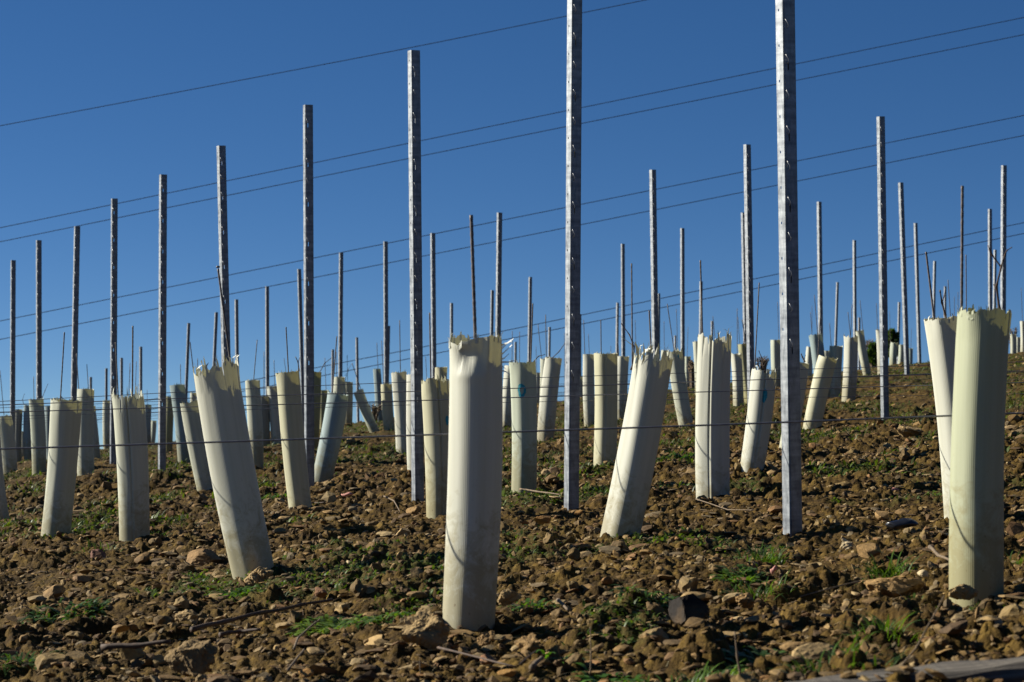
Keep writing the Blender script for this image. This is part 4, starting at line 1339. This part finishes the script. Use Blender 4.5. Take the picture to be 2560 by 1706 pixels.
def tuft(px, py, nb, L, label, wide=.0035, spread=.03, kind='grass', tint=(1, 1, 1)):
    p = hit(px, py)
    X = p.x + np.clip(rng.normal(0, spread, nb), -1.45 * spread, 1.45 * spread); D = p.y + np.clip(rng.normal(0, spread, nb), -1.45 * spread, 1.45 * spread)
    z = gz(p.x, p.y, False)
    Z = ground(X, D) + (-.004 if kind == 'grass' else .006)
    if kind == 'weed': L = L * 1.45; wide = wide * .95
    yaw = np.arctan2(D - p.y, X - p.x) + rng.normal(0, .7, nb)
    if kind == 'grass':
        lean = np.abs(rng.normal(.35, .35, nb)); W = rng.uniform(.6, 1.2, nb) * wide
    else:
        lean = rng.uniform(.5, 1.35, nb); W = rng.uniform(.6, 1.2, nb) * wide
    tint = tuple(c * (.85 if kind == 'grass' else .72) for c in tint)
    o = blades('grass_tuft' if kind == 'grass' else 'weed_plant', X, D, rng.uniform(.6, 1.2, nb) * L * 1.15, W, lean,
               rng.uniform(.6, 1.15, (nb, 1)) * np.array([tint]), M['leaf'], .7, 5, None, None, kind=None, loc=(p.x, p.y, z), Z=Z, yaw=yaw)
    tag(o, label, 'grass tuft' if kind == 'grass' else 'weed', 'grass tufts' if kind == 'grass' else 'leafy weeds')

tuft(1905, 1375, 150, .055, 'dark green grass tuft below the tallest post', spread=.035)
tuft(2225, 1415, 90, .065, 'grass tuft with long blades left of the broad greenish tube', spread=.03)
tuft(1905, 1455, 110, .050, 'arching grass tuft beside the bright leafy weed', spread=.04)
tuft(1860, 1425, 150, .022, 'bright leafy weed left of the arching grass tuft', .012, .035, 'weed', (1.3, 1.3, 1))
tuft(1905, 1610, 170, .034, 'glossy round leaved weed at lower right below the black stone', .013, .045, 'weed', (1.1, 1.15, 1.2))
tuft(1640, 1490, 150, .020, 'spreading weed patch just left of the black stone', .010, .05, 'weed', (1, 1.15, 1.1))
tuft(2215, 1575, 80, .055, 'grass tuft at the lower right above the timber beam', spread=.035, tint=(1.2, 1.2, 1))
tuft(1720, 1690, 130, .045, 'grass tuft at the bottom edge left of the timber beam', spread=.05, tint=(1.2, 1.2, 1))
tuft(2110, 1680, 90, .05, 'grass tuft on the upper side of the timber beam', spread=.05)
tuft(2540, 1385, 110, .045, 'grass tuft at the right edge behind the broad greenish tube', spread=.05)
tuft(600, 1480, 160, .020, 'bright compact weed in front of the big left-leaning tube', .009, .035, 'weed', (1.2, 1.35, 1.1))
tuft(860, 1540, 260, .026, 'bright yellow green weeds at the right end of the long cane', .012, .06, 'weed', (2.0, 1.7, 1))
tuft(960, 1545, 200, .022, 'low green weeds left of the largest foreground tube', .010, .05, 'weed', (1.3, 1.3, 1.1))
tuft(170, 1530, 220, .022, 'dark green weed patch at the left edge', .010, .06, 'weed', (.8, .95, .9))
tuft(40, 1650, 160, .03, 'grassy weed patch in the bottom left corner', .005, .05, 'weed', (.8, .9, .7))
tuft(255, 1385, 50, .05, 'thin grass blades below the seamed tube', spread=.04)
tuft(380, 1340, 60, .05, 'grass blades at the right foot of the seamed tube', spread=.03)
tuft(320, 1345, 26, .06, 'few long grass blades in front of the seamed tube', spread=.02)
tuft(360, 1490, 26, .04, 'pale grass sprig below the seamed tube', spread=.02, tint=(1.5, 1.3, 1))
tuft(1330, 1495, 90, .018, 'small weed right of the largest foreground tube', .008, .035, 'weed', (1.2, 1.3, 1.1))
tuft(1390, 1630, 40, .025, 'bright small weed sprig low right of the largest tube', .012, .02, 'weed', (1.2, 1.5, 1.1))
tuft(1530, 1650, 60, .024, 'broad leaved weed sprig near the bottom centre', .012, .03, 'weed', (1.1, 1.35, 1.1))
tuft(480, 1310, 60, .035, 'pale grass tuft left of the big left-leaning tube', spread=.05, tint=(1.3, 1.2, .9))
tuft(690, 1240, 120, .03, 'green weed clump left of the cream leaning tube', .010, .06, 'weed', (1.1, 1.2, 1.1))
tuft(1490, 1180, 110, .03, 'rosette weed at the foot of the neat straight tube', .012, .05, 'weed', (.9, 1.1, 1))
tuft(1700, 1155, 130, .035, 'green weed clump left of the tall split-rim tube', .012, .06, 'weed', (1, 1.2, 1.1))
tuft(1330, 1310, 40, .02, 'small green weed left of the second front-line post', .009, .03, 'weed', (1, 1.2, 1))

def stalk(path, label, rad, mat='drywood', name='dead_stalk', cat='stalk', lift=.01, h=None):
    """a stick lying on the soil along photo pixels; h lifts each point"""
    pts = []
    for k, (x, y) in enumerate(path):
        p = hit(x, y); p.z = gz(p.x, p.y, False) + lift + (h[k] if h else 0)
        if h and h[k]:
            p = P(x, y, hit(*path[0]).y)
        pts.append(p)
    sm = []
    for k in range(len(pts) - 1):
        for s in range(5): sm.append(pts[k].lerp(pts[k + 1], s / 5))
    sm.append(pts[-1])
    o0 = pts[0].copy()
    rr = [rad * (1 - .45 * k / len(sm)) * (1 + (.25 if k % 5 == 0 else 0)) for k in range(len(sm))]
    V, Fs = tube_path([p - o0 + Vector((0, 0, rad * .25 * math.sin(k * .9))) for k, p in enumerate(sm)], rr, 7)
    me = py_mesh(name, V, Fs, True)
    o = link(name, me, M[mat], loc=o0)
    tag(o, label, cat, 'dead sticks and stalks')
stalk([(480, 1600), (560, 1578), (660, 1556), (750, 1538), (830, 1522)], 'long pruned vine cane lying below the big left-leaning tube', .0055, 'cane', 'pruned_cane', 'cane', .022)
stalk([(550, 1602), (600, 1592), (650, 1590)], 'short pruned cane just under the long pruned cane', .005, 'cane', 'pruned_cane', 'cane', .012)
stalk([(255, 1632), (340, 1625), (425, 1618)], 'dark thick cane at the bottom left', .0070, 'cane', 'pruned_cane', 'cane', .010)
stalk([(735, 1650), (745, 1620), (790, 1580), (800, 1572)], 'thin curved twig below the bright yellow green weeds', .0025, 'drywood', 'twig', 'twig', .02)
stalk([(720, 1705), (760, 1650)], 'thin straight twig at the bottom edge', .0025, 'drywood', 'twig', 'twig', .02)
stalk([(725, 1283), (755, 1278), (782, 1268), (812, 1268)], 'thin dark cane across the foot of the cream leaning tube', .004, 'cane', 'pruned_cane', 'cane', .02)
stalk([(1095, 1640), (1290, 1690), (1340, 1650)], 'dark bent twig at the bottom centre', .0020, 'cane', 'twig', 'twig', .015)
stalk([(1330, 1700), (1355, 1672)], 'pale stick at the bottom centre', .005, 'drywood', 'twig', 'twig', .02)
stalk([(2325, 1400), (2345, 1420), (2375, 1435)], 'short brown twig left of the broad greenish tube', .0045, 'drywood', 'twig', 'twig', .03)
stalk([(1395, 1525), (1420, 1550)], 'pale short stick right of the largest tube', .004, 'drywood', 'twig', 'twig', .02)
stalk([(1476, 1700), (1478, 1640), (1476, 1568)], 'upright dry stalk at the bottom centre', .0016, 'drywood', h=[0, .06, .12])
stalk([(1851, 1705), (1843, 1640), (1837, 1580)], 'upright dry stalk left of the glossy weed', .0021, 'drywood', h=[0, .06, .12])
stalk([(1052, 1700), (1050, 1670), (1050, 1645)], 'short upright stalk left of the largest tube foot', .0014, 'drywood', h=[0, .03, .06])
stalk([(2240, 1700), (2290, 1620), (2340, 1530), (2360, 1490)], 'long thin dry stalk slanting across the timber beam', .0016, 'drywood', h=[0, .05, .1, .15])
stalk([(2150, 1490), (2100, 1500), (2000, 1530)], 'thin pale straw right of the upright tan clod', .0018, 'straw' if False else 'drywood', lift=.03)
stalk([(1300, 1235), (1340, 1240), (1400, 1250)], 'curved grey root left of the second front-line post', .004, 'drywood', 'twig', 'twig', .02)
stalk([(960, 1258), (985, 1270), (1000, 1300)], 'pale twig left of the third front-line post foot', .003, 'drywood', 'twig', 'twig', .03)
stalk([(1740, 1262), (1820, 1290), (1885, 1292)], 'thin dark twig below the tall split-rim tube', .002, 'drywood', 'twig', 'twig', .02)

# litter and fallen leaves
def blob(name, px, py, wd, mat, label, cat, flat=.25, lift=.3, sub=3):
    p = hit(px, py); s = wd / F * p.y / 2
    g2 = np.random.default_rng(int(px * 3 + py))
    V, Fs = ICO[sub]
    V = V.copy()
    V *= (1 + .5 * (noise3(V, 2.2, int(px) % 97) - .5))[:, None]
    V *= np.array([1, .55, flat]) * s
    V[:, 2] += s * lift + .004 * np.sin(V[:, 0] / s * 3)
    me = np_mesh(name, V, Fs)
    o = link(name, me, M[mat], loc=(p.x, p.y, gz(p.x, p.y, False)))
    tag(o, label, cat)
blob('plastic_scrap', 2255, 1325, 80, 'plastic', 'crumpled black plastic scrap above the bright white stone', 'litter', .3, .35)
blob('fallen_leaf', 752, 1277, 40, 'pink', 'reddish fallen leaf at foot of the cream leaning tube', 'leaf', .35, .4)
blob('fallen_leaf', 868, 1243, 30, 'pink', 'pink dry leaf on soil right of the cream leaning tube', 'leaf', .3, .4)
blob('fallen_leaf', 1934, 1438, 18, 'pink', 'small pink leaf standing in the arching grass tuft', 'leaf', .9, 1.4)
blob('fallen_leaf', 2225, 1235, 46, 'pink', 'dull red leaf on soil left of the broad greenish tube', 'leaf', .25, .35)

# timber beam at the lower right
pa = hit(2040, 1690); pb = hit(2640, 1655)
pa = hit(2070, 1700); pb = hit(2560, 1652)
pa = P(2070, 1700, pa.y - .22); pb = P(2560, 1652, pb.y - .22)
dv = (pb - pa).normalized()
Lb = 1.1
mid = pa.lerp(pb, .5)
bm = bmesh.new()
nx = 60
up = Vector((0, 0, 1)); sd = dv.cross(up).normalized(); up2 = sd.cross(dv)
prof = [(-.045, -.07), (.040, -.07), (.046, -.062), (.047, -.012), (.043, -.003), (.036, 0), (-.034, .001), (-.043, -.004), (-.046, -.012), (-.046, -.06)]
rings = []
for i in range(nx + 1):
    f = (i / nx - .5) * Lb
    ring = []
    for k, (u_, v_) in enumerate(prof):
        jt = .0022 * math.sin(i * .7 + k * 2.1) + .0018 * math.sin(i * .23 + k * 5)
        ring.append(bm.verts.new(Vector((f, u_ + jt, v_ + jt))))
    rings.append(ring)
for i in range(nx):
    for k in range(len(prof)):
        k2 = (k + 1) % len(prof)
        bm.faces.new((rings[i][k], rings[i][k2], rings[i + 1][k2], rings[i + 1][k]))
bm.faces.new(rings[0][::-1]); bm.faces.new(rings[-1])
bmesh.ops.recalc_face_normals(bm, faces=bm.faces)
me = bpy.data.meshes.new('timber_beam'); bm.to_mesh(me); bm.free()
o = link('timber_beam', me, M['beam'], loc=mid)
o.rotation_euler = Matrix((dv, up2.cross(dv), up2)).transposed().to_euler()
tag(o, 'grey weathered timber beam lying in the bottom right corner', 'timber')

# ------------------------------------------------------------------ shrubs beyond the crest
def shrub(px, py_base, wpx, hpx, D, label, leafy=True, seed=1):
    q = np.random.default_rng(seed)
    s = D / F
    b = P(px, py_base, D)
    W = wpx * s / 2; Hh = hpx * s
    V, Fs = [], []
    for k in range(16 if leafy else 26):
        a_ = q.uniform(0, 6.28); rr_ = q.uniform(.2, 1)
        tip = Vector((math.cos(a_) * W * rr_, math.sin(a_) * W * rr_, Hh * q.uniform(.6, 1.0)))
        m_ = tip * .5 + Vector((q.normal(0, .08), q.normal(0, .08), Hh * .08)) * W
        tube_path([Vector((0, 0, -.5)), m_, tip], [.012, .008, .003], 5, False, V, Fs)
        for j in range(3 if leafy else 5):
            f = q.uniform(.4, .95); s0_ = m_.lerp(tip, f)
            t2 = s0_ + Vector((q.normal(0, .25), q.normal(0, .25), q.uniform(.05, .35))) * W
            tube_path([s0_, t2], [.006, .002], 4, False, V, Fs)
    me = py_mesh('twigs', V, Fs, True)
    if leafy:
        o = bpy.data.objects.new('shrub', None); COL.objects.link(o); o.location = b
        link('branches', me, M['drywood'], parent=o)
        n = 1500
        pts = q.normal(size=(n, 3)); pts /= np.linalg.norm(pts, axis=1)[:, None]
        rad_ = q.uniform(.35, 1, n) ** .6 * (1 + .35 * np.sin(pts[:, 0] * 5) * np.sin(pts[:, 2] * 6 + 1))
        pts = pts * rad_[:, None] * np.array([W, W, Hh * .5]) + np.array([0, 0, Hh * .5])
        ss = q.uniform(.03, .06, n)
        A = q.normal(size=(n, 3)); A /= np.linalg.norm(A, axis=1)[:, None]
        B = np.cross(A, q.normal(size=(n, 3))); B /= np.linalg.norm(B, axis=1)[:, None]
        A *= ss[:, None]; B *= ss[:, None] * .5
        Vv = np.stack([pts - A, pts + B, pts + A, pts - B], 1).reshape(-1, 3)
        lm = np_mesh('foliage', Vv, np.arange(n * 4).reshape(-1, 4))
        set_attr(lm, 'tint', np.repeat(q.uniform(.35, .8, (n, 1)) * np.array([[.8, .8, .9]]), 4, 0))
        link('foliage', lm, M['leaf'], parent=o)
    else:
        o = link('bare_shrub', me, M['drywood'], loc=b)
    tag(o, label, 'shrub', 'shrubs beyond the crest')
shrub(2184, 912, 30, 52, 36, 'dark green shrub left of the second-line post, beyond the crest', True, 1)
shrub(2230, 900, 34, 76, 40, 'dark green shrub right of the second-line post, beyond the crest', True, 2)
shrub(2176, 905, 34, 60, 38, 'bare brown shrub on the crest left of the dark green shrub', False, 3)
shrub(1731, 950, 30, 50, 30, 'bare twiggy shrub on the crest left of the tall split-rim tube', False, 4)
shrub(1906, 940, 34, 50, 33, 'bare twiggy shrub behind the creased tube by the tallest post', False, 5)
shrub(2532, 905, 30, 90, 36, 'bare twiggy shrub at the right edge beyond the crest', False, 6)
shrub(935, 1068, 40, 60, 27, 'bare reddish shrub on the crest beside the slender tipped tube', False, 7)
print('scene built', len(bpy.data.objects))
